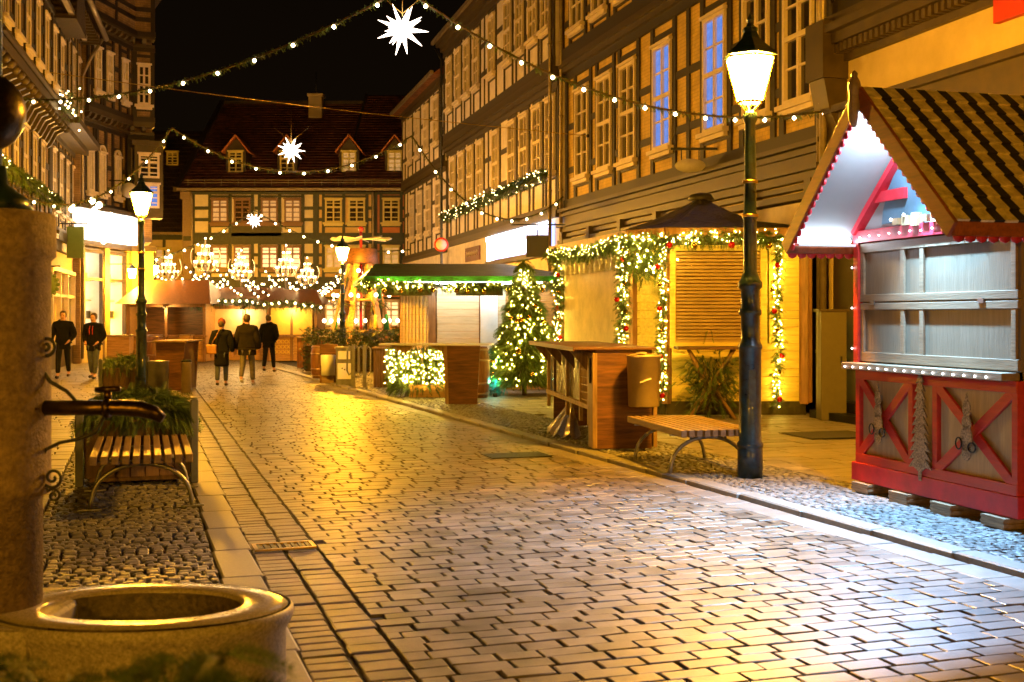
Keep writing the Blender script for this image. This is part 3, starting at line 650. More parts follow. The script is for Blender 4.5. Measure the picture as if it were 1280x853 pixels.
c = MB(); T = Matrix.Translation((0,0,.16)) @ Matrix.Rotation(PI/2,4,'X'); c.lathe([(.33,-.03),(.33,.03)],28,(0,0,0),T,ey=.45); c.build('sign_disc', M['whitesign'], o); c = MB(); c.b2(-.42,.75,-.025,.025,.5,.55); c.b2(-.2,-.18,-.02,.02,.28,.5); c.b2(.18,.2,-.02,.02,.28,.5); c.build('bracket', M['iron'], o)
o = small('hanging_sign','square navy blue sign beside the blue lit shop front','sign',(.72,34.2,3.45))
c = MB(); c.b2(-.32,.32,-.04,.04,0,.62); c.build('sign_board', M['navy'], o); c = MB(); c.b2(-.75,.8,-.02,.02,.9,.94); c.b2(-.02,.02,-.02,.02,.62,.9); c.build('bracket', M['iron'], o)
o = small('road_sign','round white traffic sign with red ring on a pole','sign',(-2.62,44.5,0))
c = MB(); c.tube([(0,.05,0),(0,.05,5.4)],.04); c.build('pole', M['greypost'], o)
c = MB(); T = Matrix.Translation((0,0,4.42)) @ Matrix.Rotation(PI/2,4,'X'); c.lathe([(.2,-.02),(.2,.03)],24,(0,0,0),T); c.build('sign_face', M['whitesign'], o)
c = MB(); c.lathe([(.2,-.015),(.27,-.015),(.27,.025),(.2,.025)],24,(0,0,0),T); c.build('red_ring', M['redsign'], o)

# ------------------------------------------------------------------ street lamps
lp = thing('street_lamp','tall black street lamp with bright glass lantern and collared base beside the bench','street lamp',(2.55,12.85,GZ),0,'street lamps along the street')
c = MB(); c.lathe([(.135,0),(.135,.30),(.128,.31),(.14,.33),(.14,.36),(.118,.39),(.118,1.36),(.13,1.38),(.13,1.41),(.1,1.45),(.1,1.72),(.122,1.74),(.122,1.78),(.1,1.81),(.098,2.0),(.13,2.03),(.13,2.08),(.1,2.12),(.09,2.15),(.074,2.2),(.07,2.75),(.08,2.77),(.08,2.81),(.068,2.83),(.064,3.2),(.064,3.46),(.06,3.55),(.056,3.78),(.075,3.82),(.075,3.88),(.045,3.92)],20)
c.box((-.0,-.119,.95),(.07,.008,.4)); c.build('post', M['post'], lp)
c = MB(); c.lathe([(.068,0),(.083,.0),(.083,.035),(.066,.035)],20,(0,0,3.14)); c.lathe([(.068,0),(.088,.0),(.088,.03),(.066,.03)],20,(0,0,2.78)); c.build('brass_collar', M['brass'], lp)
c = MB()
hx = [(math.cos(PI/6+k*PI/3),math.sin(PI/6+k*PI/3)) for k in range(6)]
c.lathe([(.001,4.02),(.135,4.02),(.262,4.47),(.001,4.47)],6,sm=False,ph=PI/6); c.build('lantern_glass', M['lampglass'], lp)
c = MB()
for x,y in hx: c.bar((.138*x,.138*y,4.0),(.27*x,.27*y,4.49),.016,.016); c.bar((.02*x,.02*y,3.9),(.13*x,.13*y,4.01),.014,.014)
for r_,z in ((.14,4.01),(.268,4.48)):
    for k in range(6): c.bar((r_*hx[k][0],r_*hx[k][1],z),(r_*hx[(k+1)%6][0],r_*hx[(k+1)%6][1],z),.022,.022)
c.build('lantern_frame', M['brass'], lp)
c = MB(); c.lathe([(.30,4.50),(.30,4.515),(.2,4.60),(.105,4.69),(.075,4.76),(.085,4.77),(.085,4.80),(.05,4.82),(.03,4.86),(.045,4.89),(.02,4.94),(.001,4.97)],6,sm=False,ph=PI/6); c.build('lantern_roof', M['post'], lp)
for (x,y,sc,lb) in ((-8.37,27.1,1.,'black street lamp with glowing lantern among planters on the left pavement'),
                    (-5.51,39,.88,'street lamp with glowing lantern behind the white cabinet near the market pyramid'),
                    (-17.3,58,.93,'distant street lamp glowing beside the left market stall'),
                    (-6.0,-8.5,1.,'street lamp behind the viewer on the left kerb'),
                    (8.5,-11,1.,'street lamp behind the viewer on the right kerb')):
    copy_tree(lp, None, (x,y,GZ), .3, lb, sc)
o = small('wall_lantern','small glowing lantern mounted on the left corner house wall','lamp',(-14.75,46.6,3.25))
c = MB(); c.lathe([(.1,0),(.17,.34)],6,sm=False); c.build('lantern_glass', M['lampglass'], o); c = MB(); c.lathe([(.2,.345),(.1,.45),(.01,.52)],6,sm=False); c.b2(-.9,0,-.02,.02,.52,.56); c.build('lantern_roof', M['post'], o)

# ------------------------------------------------------------------ fir foliage
def sprig_template(nn=9):
    V = []; F = []
    def tri(a,b,w):
        a = np.array(a,float); b = np.array(b,float); d = b-a; s_ = np.cross(d,[.2,.3,1]); s_ /= np.linalg.norm(s_)
        k = len(V); V.extend([a-s_*w, a+s_*w, b]); F.append((k,k+1,k+2))
    for i in range(nn):
        x = .08+.88*i/nn; l = .30*(1-.45*i/nn)
        for sd in (-1,1): tri((x,0,0),(x+l*.62,sd*l*.8,.05*l),.022)
        tri((x,0,0),(x+l*.6,0,l*.6),.02)
    tri((0,0,0),(1.12,0,0),.03)
    return np.array(V), np.array(F)
SP = sprig_template()
def fir(name, O, Dv, Ln, mtl, parent=None, loc=(0,0,0), width=1., label=None, cat=None, group=None, kind=None, tv=.3):
    O = np.array(O,float); Dv = np.array(Dv,float); Dv /= np.linalg.norm(Dv,axis=1)[:,None]; n = len(O); Ln = np.broadcast_to(np.array(Ln,float),(n,))
    r_ = rng.normal(size=(n,3)); Y = np.cross(Dv,r_); Y /= np.linalg.norm(Y,axis=1)[:,None]; Z = np.cross(Dv,Y)
    tv_, tf = SP; P = tv_[None]*Ln[:,None,None]; P = P.copy()
    V = O[:,None]+P[:,:,0:1]*Dv[:,None]+P[:,:,1:2]*width*Y[:,None]+P[:,:,2:3]*Z[:,None]
    V[:,:,2] -= (P[:,:,0]**2)*.35/np.maximum(Ln[:,None],.05)
    F = (tf[None]+(np.arange(n)*len(tv_))[:,None,None]).reshape(-1,3)
    t = np.repeat(np.clip(rng.normal(1,tv,n),.35,1.9),len(tv_))[:,None]*np.array([1.,1.,.9])
    me = arrmesh(name, V.reshape(-1,3), F, mtl, t); return put(name, me, parent, loc, 0, kind, label, cat, group)
def path(pts, step):
    pts = [np.array(p,float) for p in pts]; out = []
    for a,b in zip(pts[:-1],pts[1:]):
        n = max(1,int(np.linalg.norm(b-a)/step)); out += [a+(b-a)*k/n for k in range(n)]
    return np.array(out+[pts[-1]])
BM = {}
def bulbmesh(r, m):
    k = (r,m)
    if k not in BM:
        b = MB(); b.lathe([(1e-4,-r),(r*.8,-r*.5),(r*.95,.1*r),(r*.5,r*.85),(1e-4,r)],6); BM[k] = b.build('bulb', M[m], mesh_only=True)
    return BM[k]
def lights(parent, P, r, m, name='fairy_light', cap=100, dist=None):
    P = list(P)
    if len(P) > cap:
        P.sort(key=lambda p: p[1])
        rest = P[cap:]; P = P[:cap]; b = MB()
        for p in rest: b.lathe([(1e-4,-r),(r*.95,0),(1e-4,r)],5,p)
        b.build(name+'_cluster', M[m], parent, kind='stuff')
    me = bulbmesh(r,m)
    for p in P: put(name, me, parent, tuple(p))
def garland(parent, pts, rad, dens, nl, r_l=.016, m='fairy', sl=.16, baubles=0, name='fir_garland', ljit=None, out=None):
    P = path(pts,.02); n = int(len(P)*.02*dens)
    idx = rng.integers(0,len(P),n); tang = P[np.minimum(idx+1,len(P)-1)]-P[np.maximum(idx-1,0)]
    dv = rng.normal(size=(n,3)); dv += tang/(np.linalg.norm(tang,axis=1)[:,None]+1e-6)*.4
    dn = dv/np.linalg.norm(dv,axis=1)[:,None]
    fir(name, P[idx]+dn*rad*.25, dn, rng.uniform(.7,1.25,n)*sl, M['fir'], parent, width=1.1)
    k = rng.integers(0,len(P),nl); d = rng.normal(size=(nl,3)); d /= np.linalg.norm(d,axis=1)[:,None]
    L = P[k]+d*rad*rng.uniform(.7,1.25,nl)[:,None]
    lights(parent, L, r_l, m)
    if baubles:
        ki = np.linspace(3,len(P)-4,baubles).astype(int)
        for q,i in enumerate(ki):
            b = MB(); b.ball((0,0,0),.045 if q%2 else .05,12); 
            off = rng.normal(size=3)*rad*.6; off[1] -= rad*.8; off[0] -= rad*.3
            b.build('bauble', M['redball'] if q%2 == 0 else M['goldball'], parent, loc=tuple(P[i]+off))

# ------------------------------------------------------------------ kiosk with black tarpaulin roof
KP = [(1.09,26.0),(2.2,21.6),(2.7,21.0),(5.12,21.0),(4.75,24.3),(3.9,26.8)]
K = thing('market_kiosk','yellow lit wooden kiosk with black tarpaulin roof and closed roller shutter','kiosk',(3.2,23.8,0))
def rel(p,b): return (p[0]-b[0],p[1]-b[1])
kb = (3.2,23.8)
bd = MB(); tr = MB(); sk = MB()
for i in range(len(KP)):
    p0,p1 = KP[i],KP[(i+1)%len(KP)]; T,L = frame2(p0,p1,kb)
    hw = {2:(.08,1.72,1.3,2.96)}.get(i)
    sk.b2(0,L,-.02,.05,GZ,.27,T)
    if i == 0: continue
    z = .27
    while z < 3.05:
        j = random.uniform(-.004,.004)
        if hw and z+.13 > hw[2] and z < hw[3]:
            bd.b2(hw[1]+.08,L,j,.05,z,z+.138,T)
        else: bd.b2(0,L,j,.05,z,z+.138,T)
        z += .145
bd.build('board_wall', M['kboard'], K); sk.build('tarp_skirt', M['tarp'], K)
T,L = frame2(KP[0],KP[1],kb)
c = MB(); c.b2(.25,L-.25,-.03,.05,.9,2.95,T); c.build('closed_flap', M['kpanel'], K)
c = MB(); c.b2(.1,L-.1,.0,.05,.27,.9,T); c.b2(.1,L-.1,0,.05,2.95,3.1,T); c.build('flap_surround', M['kboard'], K)
c = MB()
n = 60
for k in range(n):
    x0 = .2+(L-.4)*k/n; x1 = .2+(L-.4)*(k+1)/n; y0 = -.10-.035*math.sin(k*1.3); y1 = -.10-.035*math.sin((k+1)*1.3)
    c.add([(x0,y0,2.62),(x1,y1,2.62),(x1,-.12,3.05),(x0,-.12,3.05)],[(0,1,2,3)],T)
c.build('rolled_tarpaulin', M['film'], K)
for i,(x,y) in enumerate(KP): tr.box((x-kb[0],y-kb[1],1.65),(.14,.14,2.85),rz=.4*i)
T3,L3 = frame2(KP[2],KP[3],kb)
tr.b2(-.1,L3+.05,-.06,.0,3.02,3.2,T3); tr.b2(L3-.1,L3+.12,-.05,.02,.25,3.1,T3)
tr.each('corner_post', M['ktrim'], K)
c = MB(); z = 1.34
while z < 2.9:
    c.prism([(.16,.03,z),(.16,-.02,z+.008),(.16,-.026,z+.05),(.16,.03,z+.058)],(1.48,0,0),T3); z += .062
c.b2(.16,1.64,-.03,.03,1.3,1.34,T3)
c.build('roller_shutter', M['shutter'], K)
c = MB(); c.b2(.04,.16,-.045,.04,1.2,3.0,T3); c.b2(1.64,1.76,-.045,.04,1.2,3.0,T3); c.b2(.16,1.64,-.045,.04,2.9,3.0,T3); c.b2(.16,1.64,-.05,.04,1.2,1.3,T3); c.build('shutter_frame', M['kboard'], K, bevel=.004)
# roof: wrinkled tarp pyramid
ap = Vector((.5,-.3,4.08)); RV = []; nseg = 9; ring = []
ctr = Vector((0,0,0))
KO = []
for (x,y) in KP:
    v = Vector((x-kb[0],y-kb[1],0)); KO.append(v+v.normalized()*.36)
per = []
for i in range(6):
    for k in range(nseg): per.append(KO[i].lerp(KO[(i+1)%6],k/nseg))
rows = 9; V = []
for j in range(rows):
    t = j/(rows-1)
    for i,p in enumerate(per):
        q = Vector((p.x,p.y,3.28)).lerp(ap,t); sag = -math.sin(PI*t)*.16
        wr = .05*math.sin(i*2.1+j*.8)*(1-t)*math.sin(PI*min(1,t*1.2)) 
        V.append((q.x,q.y,q.z+sag+wr+random.uniform(-.008,.008)))
F = [(j*len(per)+i, j*len(per)+(i+1)%len(per), (j+1)*len(per)+(i+1)%len(per),(j+1)*len(per)+i) for j in range(rows-1) for i in range(len(per))]
c = MB(); c.add(V,F,None,0,True); c.lathe([(.001,.1),(.2,.06),(.28,-.05)],10,tuple(ap)); 
o = c.build('tarpaulin_roof', M['tarp'], K); sm_ = o.modifiers.new('thick','SOLIDIFY'); sm_.thickness = .02
c = MB()
for i in range(6): c.bar(tuple(KO[i]+Vector((0,0,3.2))),tuple(KO[(i+1)%6]+Vector((0,0,3.2))),.05,.16)
c.build('roof_edge', M['ktrim'], K)
# garlands of the kiosk: things that hang on it
G1 = thing('fir_garland','thick fir garland full of fairy lights along the eaves of the yellow kiosk','garland',(0,0,0),0,'lit fir garlands on the yellow kiosk')
e = [Vector((p.x+kb[0],p.y+kb[1],0)) for p in KO]
def at(v,z,dy=0): return (v.x,v.y+dy,z)
garland(G1,[at(e[0],3.12),at(e[0].lerp(e[1],.5),3.05),at(e[1],3.12),at(e[2],3.1),at(e[2].lerp(e[3],.33),3.16),at(e[2].lerp(e[3],.66),3.13),at(e[3],3.12)],.11,300,460,r_l=.0085,baubles=0,sl=.17)
for i,f in enumerate((.02,.18,.42,.66,.9)):
    b = MB(); b.ball((0,0,0),.06,12); q = e[2].lerp(e[3],f); b.build('bauble', M['redball'] if i%2 == 0 else M['goldball'], G1, loc=(q.x,q.y-.1,2.98))
for i,(x,y,zb,lb) in enumerate(((.98,25.7,.5,'drooping lit fir garland on the far street corner of the yellow kiosk'),
                         (1.98,21.5,.95,'lit fir garland with gold and red baubles between closed flap and boards of the kiosk'),
                         (2.62,20.82,.35,'lit fir garland hanging at the left of the roller shutter'),
                         (4.62,20.86,.25,'lit fir garland hanging at the right of the roller shutter'))):
    G = thing('fir_garland',lb,'garland',(x,y,0),0,'lit fir garlands on the yellow kiosk')
    zz = [(random.uniform(-.035,.035),random.uniform(-.02,.02),zb+(3.05-zb)*k/7) for k in range(8)]
    garland(G, zz, .10 if i < 2 else .07, 210 if i < 2 else 190, 105, r_l=.0085, baubles=8, sl=.17 if i < 2 else .13)
G = thing('fir_bough','bushy fir bough with small lights at the kiosk corner under the eaves','fir bough',(2.3,21.0,2.75),0)
n = 300; fir('needles', rng.normal(size=(n,3))*[.16,.12,.12], rng.normal(size=(n,3))+[0,0,-.5], .2, M['fir'], G)
lights(G, rng.normal(size=(26,3))*[.22,.16,.16]+[0,-.12,0], .016, 'fairy')

# ------------------------------------------------------------------ rustic standing table by the shutter
o = thing('standing_table','rustic bar table with crossed log legs stuffed with fir twigs before the shutter','table',(3.35,20.2,GZ))
c = MB(); c.box((0,0,1.19),(1.18,.62,.045)); c.build('table_top', M['ply'], o, bevel=.008)
for a in (-1,1):
    c = MB(); c.tube([(-.42*a,-.18*a,0),(.1*a,.0,.6),(.4*a,.15*a,1.17)],.035,8); c.build('leg', M['logw'], o)
    c = MB(); c.tube([(-.38*a,.2*a,0),(.0,.02,.6),(.36*a,-.18*a,1.17)],.03,8); c.build('leg', M['logw'], o)
n = 420; q = rng.normal(size=(n,3))*[.2,.1,.27]+[0,0,.6]; fir('fir_filling', q, np.c_[q[:,0]*3,rng.normal(size=n),rng.normal(size=n)], .2, M['fir'], o)
c = MB(); 
for k in range(16):
    a = random.uniform(0,6.28); c.tube([(random.uniform(-.25,.25),-.12,random.uniform(.15,.95)),(random.uniform(-.35,.35),-.2,random.uniform(.05,1.05))],.006,5)
c.build('bare_twigs', M['twig'], o)

# ------------------------------------------------------------------ wooden bar counter with bin in front
CU = Vector((-.13,1,0)).normalized(); crz = math.atan2(CU.y,CU.x)-PI/2
o = thing('bar_counter','brown plywood bar counter with oval handle hole beside the tan bin','counter',(1.07,15.35,GZ),crz)
c = MB(); c.box((.37,.03,.655),(.74,.04,1.27)); c.box((.37,3.3,.655),(.74,.04,1.27)); c.each('end_panel', M['ply'], o, bevel=.005)
c = MB(); c.box((-.015,.12,.64),(.06,.3,1.22)); c.box((.77,-.0,.64),(.05,.1,1.2)); c.each('leg_board', M['plyedge'], o, bevel=.005)
c = MB(); c.lathe([(.085,0),(.085,.014)],20,(0,0,0),Matrix.Translation((-.047,.1,1.02)) @ Matrix.Rotation(-PI/2,4,'Y'),ex=1.9,ey=.6); c.build('handle_hole', M['joint'], o)
c = MB(); c.b2(-.28,.8,-.03,3.9,1.29,1.32); c.b2(-.30,-.28,-.03,3.9,1.27,1.33); c.build('counter_top', M['ply'], o, bevel=.005)
c = MB()
for y in (.5,1.5,2.6,3.7): c.prism([(-.26,y,1.285),(.0,y,1.285),(.0,y,.98)],(0,.05,0))
c.each('top_bracket', M['plyedge'], o)
c = MB(); c.b2(-.03,.02,.3,3.85,.5,.56); c.b2(-.03,.02,.3,3.85,1.2,1.26)
for y in (.35,.95,2.0,3.7): c.b2(-.03,.02,y,y+.06,.3,1.26)
for k in range(6): c.b2(-.01,.005,.4+k*.09,.42+k*.09,.56,1.2)
for k in range(6): c.b2(-.014,.001,.4,.95,.6+k*.1,.615+k*.1)
c.build('side_frame', M['lattice'], o)
c = MB(); c.b2(.03,.05,1.02,3.8,.55,1.2); c.build('film_pane', M['film'], o)
c = MB()
V = []; 
for i in range(14):
    a = i/13*PI; V.append((.1-.35*math.sin(a)*1.0,2.3+.5*math.cos(a)*1.6,.02+.03*math.sin(i*3))); 
for i in range(14):
    a = i/13*PI; V.append((.1,2.4+.12*math.cos(a),.46))
c.add(V,[(i,i+1,15+i,14+i) for i in range(13)],None,0,False); c.build('loose_film', M['film'], o)
b = thing('litter_bin','tan metal litter bin full of paper hung on the plywood counter','bin',(1.66,15.12,.62))
c = MB(); c.lathe([(.19,0),(.195,.01),(.215,.62),(.222,.625),(.222,.645),(.205,.645),(.2,.6)],28); c.build('drum', M['bin'], b)
c = MB()
for k in range(9): c.box((random.uniform(-.11,.11),random.uniform(-.1,.1),.63+random.uniform(0,.05)),(.13,.09,.012),rz=random.uniform(0,3),T=Matrix.Rotation(random.uniform(-.08,.08),4,'X'))
c.build('paper_waste', M['paper'], b)
c = MB(); c.bar((-.02,-.212,.33),(.07,-.207,.36),.01,.02); c.bar((-.07,-.205,.31),(-.01,-.212,.33),.01,.015); c.build('small_sticker', M['white'], b)
c = MB(); c.b2(-.04,.04,.19,.23,.2,.5); c.build('hanger', M['iron'], b)

# ------------------------------------------------------------------ benches
def bench(label, x, y, rz):
    o = thing('bench',label,'bench',(x,y,GZ),rz,'slatted benches on arched legs')
    for k in range(10):
        c = MB(); c.box((-.4+.089*k,0,.47),(.062,1.9,.075)); c.build('slat', M['slat'], o, bevel=.006)
    for y0 in (-.62,.62):
        c = MB(); pts = [(-.44,y0,.0),(-.43,y0,.08)]+[(.42*-math.cos(a),y0,.1+.3*math.sin(a)) for a in np.linspace(.15,PI-.15,15)]+[(.43,y0,.08),(.44,y0,.0)]
        c.tube(pts,.021,10); c.box((-.44,y0,.006),(.2,.06,.012)); c.box((.44,y0,.006),(.2,.06,.012)); c.tube([(-.2,y0,.38),(-.2,y0,.43)],.015); c.tube([(.2,y0,.38),(.2,y0,.43)],.015); c.b2(-.44,.44,y0-.03,y0+.03,.42,.432)
        c.build('arched_leg', M['steel'], o)
    return o
b1 = bench('slatted bench in front of the fir planter on the left pavement', -3.5, 11.35, R(17))
copy_tree(b1, None, (2.02,13.75,GZ), R(12), 'slatted bench beside the tall street lamp and the tan bin')

# ------------------------------------------------------------------ planter with fir branches
def planter(name,label,x,y,rz,w,l,h,n,posts=True,spr=.3):
    o = thing(name,label,'planter',(x,y,GZ),rz)
    c = MB(); k = 7
    for i in range(k): c.box((-w/2+w*(i+.5)/k,-l/2,h/2+.04),(w/k-.008,.035,h-.08)); c.box((-w/2+w*(i+.5)/k,l/2,h/2+.04),(w/k-.008,.035,h-.08))
    for i in range(8): c.box((-w/2,-l/2+l*(i+.5)/8,h/2+.04),(.035,l/8-.008,h-.08)); c.box((w/2,-l/2+l*(i+.5)/8,h/2+.04),(.035,l/8-.008,h-.08))
    c.box((0,0,h*.45),(w-.06,l-.06,h*.8)); c.build('box', M['plank'], o, bevel=.004)
    if posts:
        for sx in (-1,1):
            c = MB(); c.box((sx*(w/2+.06),-l/2,(h+.2)/2),(.08,.1,h+.2)); c.lathe([(.05,0),(.05,.02)],12,(sx*(w/2+.06),-l/2,h+.2),ex=.8); c.build('post', M['greypost'], o, bevel=.012)
    P = np.c_[rng.uniform(-w/2,w/2,n)*1.0, rng.uniform(-l/2,l/2,n)*1.05, np.zeros(n)]
    rad = np.maximum(abs(P[:,0])/(w/2),abs(P[:,1])/(l/2)); P[:,2] = h+.02+.2*(1-rad**2)+rng.uniform(-.04,.05,n)
    dv = np.c_[P[:,0]*1.3+rng.normal(0,.5,n),P[:,1]*1.6+rng.normal(0,.5,n),rng.uniform(-.35,.45,n)-.7*(rad > .85)]
    fir('fir_branches', P, dv, rng.uniform(.6,1.2,n)*spr, M['fir'], o, width=.8)
    return o
planter('planter','wooden planter heaped with drooping fir branches between grey posts behind left bench', -4.02,12.9,R(17),1.0,1.3,.66,1900,spr=.21)
planter('planter','small dark fir filled planter at the foot of the left street lamp', -8.9,27.6,R(10),.8,1.0,.55,500,spr=.25)

# ------------------------------------------------------------------ fountain
fo = thing('fountain','round stone pump fountain with iron spout and polished rim in the left foreground','fountain',(-1.65,5.35,0))
c = MB(); P_ = [(.62,0.0),(.62,.36),(.645,.40),(.655,.43),(.652,.452),(.64,.462)]
c.lathe(P_,64,ex=1.03,ey=.72,cap=False); c.build('basin', M['granite'], fo)
c = MB(); c.lathe([(.628,.463),(.615,.470),(.445,.470),(.432,.462),(.428,.452)],64,ex=1.03,ey=.68,cap=False); c.v = c.v
o = c.build('polished_rim', M['rim'], fo)
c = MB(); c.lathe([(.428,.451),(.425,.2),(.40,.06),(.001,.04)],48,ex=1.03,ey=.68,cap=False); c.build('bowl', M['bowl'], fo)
c = MB()   # squared rear body of the trough running under the pillar
c.b2(-1.5,-.35,-.4,.42,0,.455); c.build('trough_body', M['granite'], fo, bevel=.03)
c = MB(); c.lathe([(.205,.456),(.205,.95),(.235,.96),(.24,1.0),(.24,2.0),(.262,2.02),(.262,2.08),(.262,2.19),(.25,2.21),(.2,2.22)],40,(-.66,0,0)); o = c.build('pillar', M['sandst'], fo)
c = MB(); c.lathe([(.17,2.22),(.14,2.28),(.06,2.34),(.05,2.42)],20,(-.66,0,0)); c.tube([(-.66,0,2.4),(-.66,0,4.6)],.035,10); c.build('finial_pole', M['post'], fo)
c = MB(); c.lathe([(.18*math.sin(PI*i/20)+1e-3,-.18*math.cos(PI*i/20)) for i in range(19)]+[(.05,.2),(.06,.23),(.03,.25)],40,(-.70,-.02,2.66)); c.build('bronze_ball', M['bronze'], fo)
c = MB(); pts = [(-.46,0,.0),(-.2,0,0),(-.08,0,.0),(.0,0,-.005),(.06,0,-.022),(.1,0,-.05)]
c.tube([(x_-.0,-.02,1.345+z_) for x_,_,z_ in pts],[.034,.034,.036,.038,.032,.022],14)
c.lathe([(.075,0),(.075,.03),(.05,.04)],20,(0,0,0),Matrix.Translation((-.47,-.02,1.345)) @ Matrix.Rotation(PI/2,4,'Y'),ex=1.25)
c.lathe([(.04,0),(.047,.01),(.047,.02),(.04,.03)],16,(0,0,0),Matrix.Translation((-.16,-.02,1.345)) @ Matrix.Rotation(PI/2,4,'Y'))
c.tube([(-.145,-.02,1.38),(-.145,-.02,1.42)],.018,8); c.tube([(-.2,-.02,1.425),(-.09,-.02,1.43)],.013,8)
c.build('spout', M['bronze'], fo)
c = MB()
def spiral(cx,cz,r0,turns,a0,sgn,n=40): return [(cx+r0*(1-.85*t)*math.cos(a0+sgn*turns*2*PI*t),-.02,cz+r0*(1-.85*t)*math.sin(a0+sgn*turns*2*PI*t)) for t in np.linspace(0,1,n)]
c.tube([(-.45,-.02,1.6),(-.44,-.02,1.52),(-.40,-.02,1.46),(-.33,-.02,1.42),(-.27,-.02,1.36)],.009,8)
c.tube([(-.45,-.02,1.0),(-.45,-.02,1.1),(-.42,-.02,1.16),(-.36,-.02,1.19),(-.28,-.02,1.205),(-.2,-.02,1.235),(-.16,-.02,1.31)],.008,8)
c.tube([(-.45,-.02,1.12)]+[(-.452,-.02,1.08),(-.44,-.02,1.03)]+spiral(-.39,1.035,.05,1.6,PI,1),.007,8); c.tube([(-.42,-.02,.99)]+spiral(-.385,.955,.032,1.5,PI*.8,-1),.006,8)
c.tube(spiral(-.42,1.62,.045,1.5,-PI/2,1),.008,8)
c.build('scroll_bracket', M['iron'], fo)

fg = thing('fir_bush','out of focus fir branches in a planter at the bottom left corner','shrub',(-.55,1.75,0))
n = 520; P = np.c_[rng.uniform(-.55,.12,n),rng.uniform(-.25,.3,n),np.zeros(n)]; P[:,2] = 1.19+.05*np.sin(P[:,0]*9)+rng.uniform(-.07,.03,n)-.12*np.maximum(0,P[:,0]+.25)
fir('needles', P, np.c_[rng.normal(size=(n,2)),rng.uniform(-.4,.5,n)], .11, M['fir'], fg)
c = MB(); c.box((-.1,.05,.5),(.95,.6,1.0),taper=.85); c.build('tub', M['plank'], fg, bevel=.01)

# ------------------------------------------------------------------ striped market hut (right)
u = Vector((-.215*1.2,.966,0)).normalized(); nn_ = Vector((-u.y,u.x,0))      # nn_ points towards the street
Ah = Vector((3.45,11.9,0)); W = 2.40
hrz = math.atan2(-u.y,-u.x)       # local x: from far corner to near corner, outward = -y
HU = thing('market_hut','red and cream wooden market hut with striped shingle roof and brightly lit open gable','market hut',(Ah.x,Ah.y,GZ),hrz)
D_ = 2.2; OV = .72; ze = 2.44; zr = 3.70; oe = .13
c = MB(); c.b2(-.06,W+.03,-.06,D_,.1,.28); c.build('skid_beam', M['redv'], HU, bevel=.008)
c = MB()
for x,dx in ((.0,.09),(.0,.0)): pass
for x in (.03,.93,1.30,2.37): c.b2(x-.035,x+.035,-.045,.03,.28,1.2)
c.b2(-.0,W,-.05,.03,.282,.37); c.b2(0,W,-.05,.03,1.1,1.2); c.b2(-.03,.055,-.055,.05,1.2,2.46)
for x0,x1 in ((.07,.9),(1.335,2.335)):
    c.bar((x0,-.032,.37),(x1,-.032,1.1),.03,.09,up=(0,0,1)); c.bar((x0,-.028,1.1),(x1,-.028,.37),.03,.09)
c.build('red_frame', M['red'], HU, bevel=.004)
c = MB(); c.b2(0,W,.0,.04,.28,1.2); c.b2(0,.04,.04,D_,.28,2.44); c.b2(W-.04,W,.04,D_,.28,2.44); c.b2(.04,W-.04,D_-.04,D_,.28,2.44); c.build('lower_panel', M['hpanel'], HU)
c = MB(); c.b2(.06,W,-.006,.03,1.27,2.4); c.build('closed_shutter', M['hboard'], HU)
c = MB()
for z0,z1 in ((1.28,1.37),(1.78,1.845),(1.86,1.93),(2.34,2.43)): c.b2(.06,W,-.035,-.007,z0,z1)
for x in (.09,.78,1.08,W-.06): c.b2(x-.03,x+.03,-.032,-.007,1.37,1.78); c.b2(x-.03,x+.03,-.032,-.007,1.93,2.34)
c.build('shutter_frame', M['hframe'], HU, bevel=.004)
c = MB(); c.b2(.25,.33,-.045,-.036,1.83,1.87); c.b2(1.9,1.98,-.045,-.036,1.83,1.87); c.each('hinge', M['steel'], HU)
c = MB(); c.b2(-.06,W-.02,-.17,.0,1.2,1.265); c.build('serving_ledge', M['hframe'], HU, bevel=.006)
# small white led bulbs along ledge and tie beam
lights(HU, [(.02+k*.145,-.18,1.225) for k in range(16)]+[(.12+k*.17,-.075,2.49+.008*(k%2)) for k in range(14)]+[(-.03,-.07,1.4+.4*k) for k in range(3)], .009, 'wbulb', name='led_bulb')
# gable wall
gy = .0
c = MB(); c.b2(-.03,W+.03,-.06,.03,2.44,2.56); c.build('tie_beam', M['redv'], HU, bevel=.004)
xm = W/2
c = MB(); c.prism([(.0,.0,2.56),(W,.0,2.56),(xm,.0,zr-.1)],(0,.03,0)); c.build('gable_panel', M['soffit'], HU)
c = MB(); c.bar((-.0,-.03,2.54),(xm,-.03,zr-.12),.06,.13,up=(0,1,0)); c.bar((W,-.03,2.54),(xm,-.03,zr-.12),.06,.13,up=(0,1,0)); c.bar((.25,-.035,2.86),(.85,-.035,2.86),.05,.1,up=(0,0,1))
c.each('rafter', M['redv'], HU)
c = MB(); pts = [(.42,2.6),(.45,2.75),(.55,2.95),(.68,3.12),(.85,3.22),(1.05,3.22),(1.3,3.12),(1.6,2.98),(1.8,2.75),(1.75,2.64),(1.5,2.66),(1.3,2.6),(1.1,2.64),(.9,2.6)]
c.prism([(x,-.02,z) for x,z in pts],(0,.018,0)); c.build('painted_snow_tree', M['bluegrey'], HU)
c = MB()
for k in range(9): c.box((.75+k*.15,-.06,2.6),(.09,.06,.06+.03*(k%3)))
c.build('toy_row', [M['hpanel']], HU)
lights(HU, [(.7+k*.21,-.1,2.62+.03*(k%2)) for k in range(7)], .014, 'wbulb', name='led_bulb')
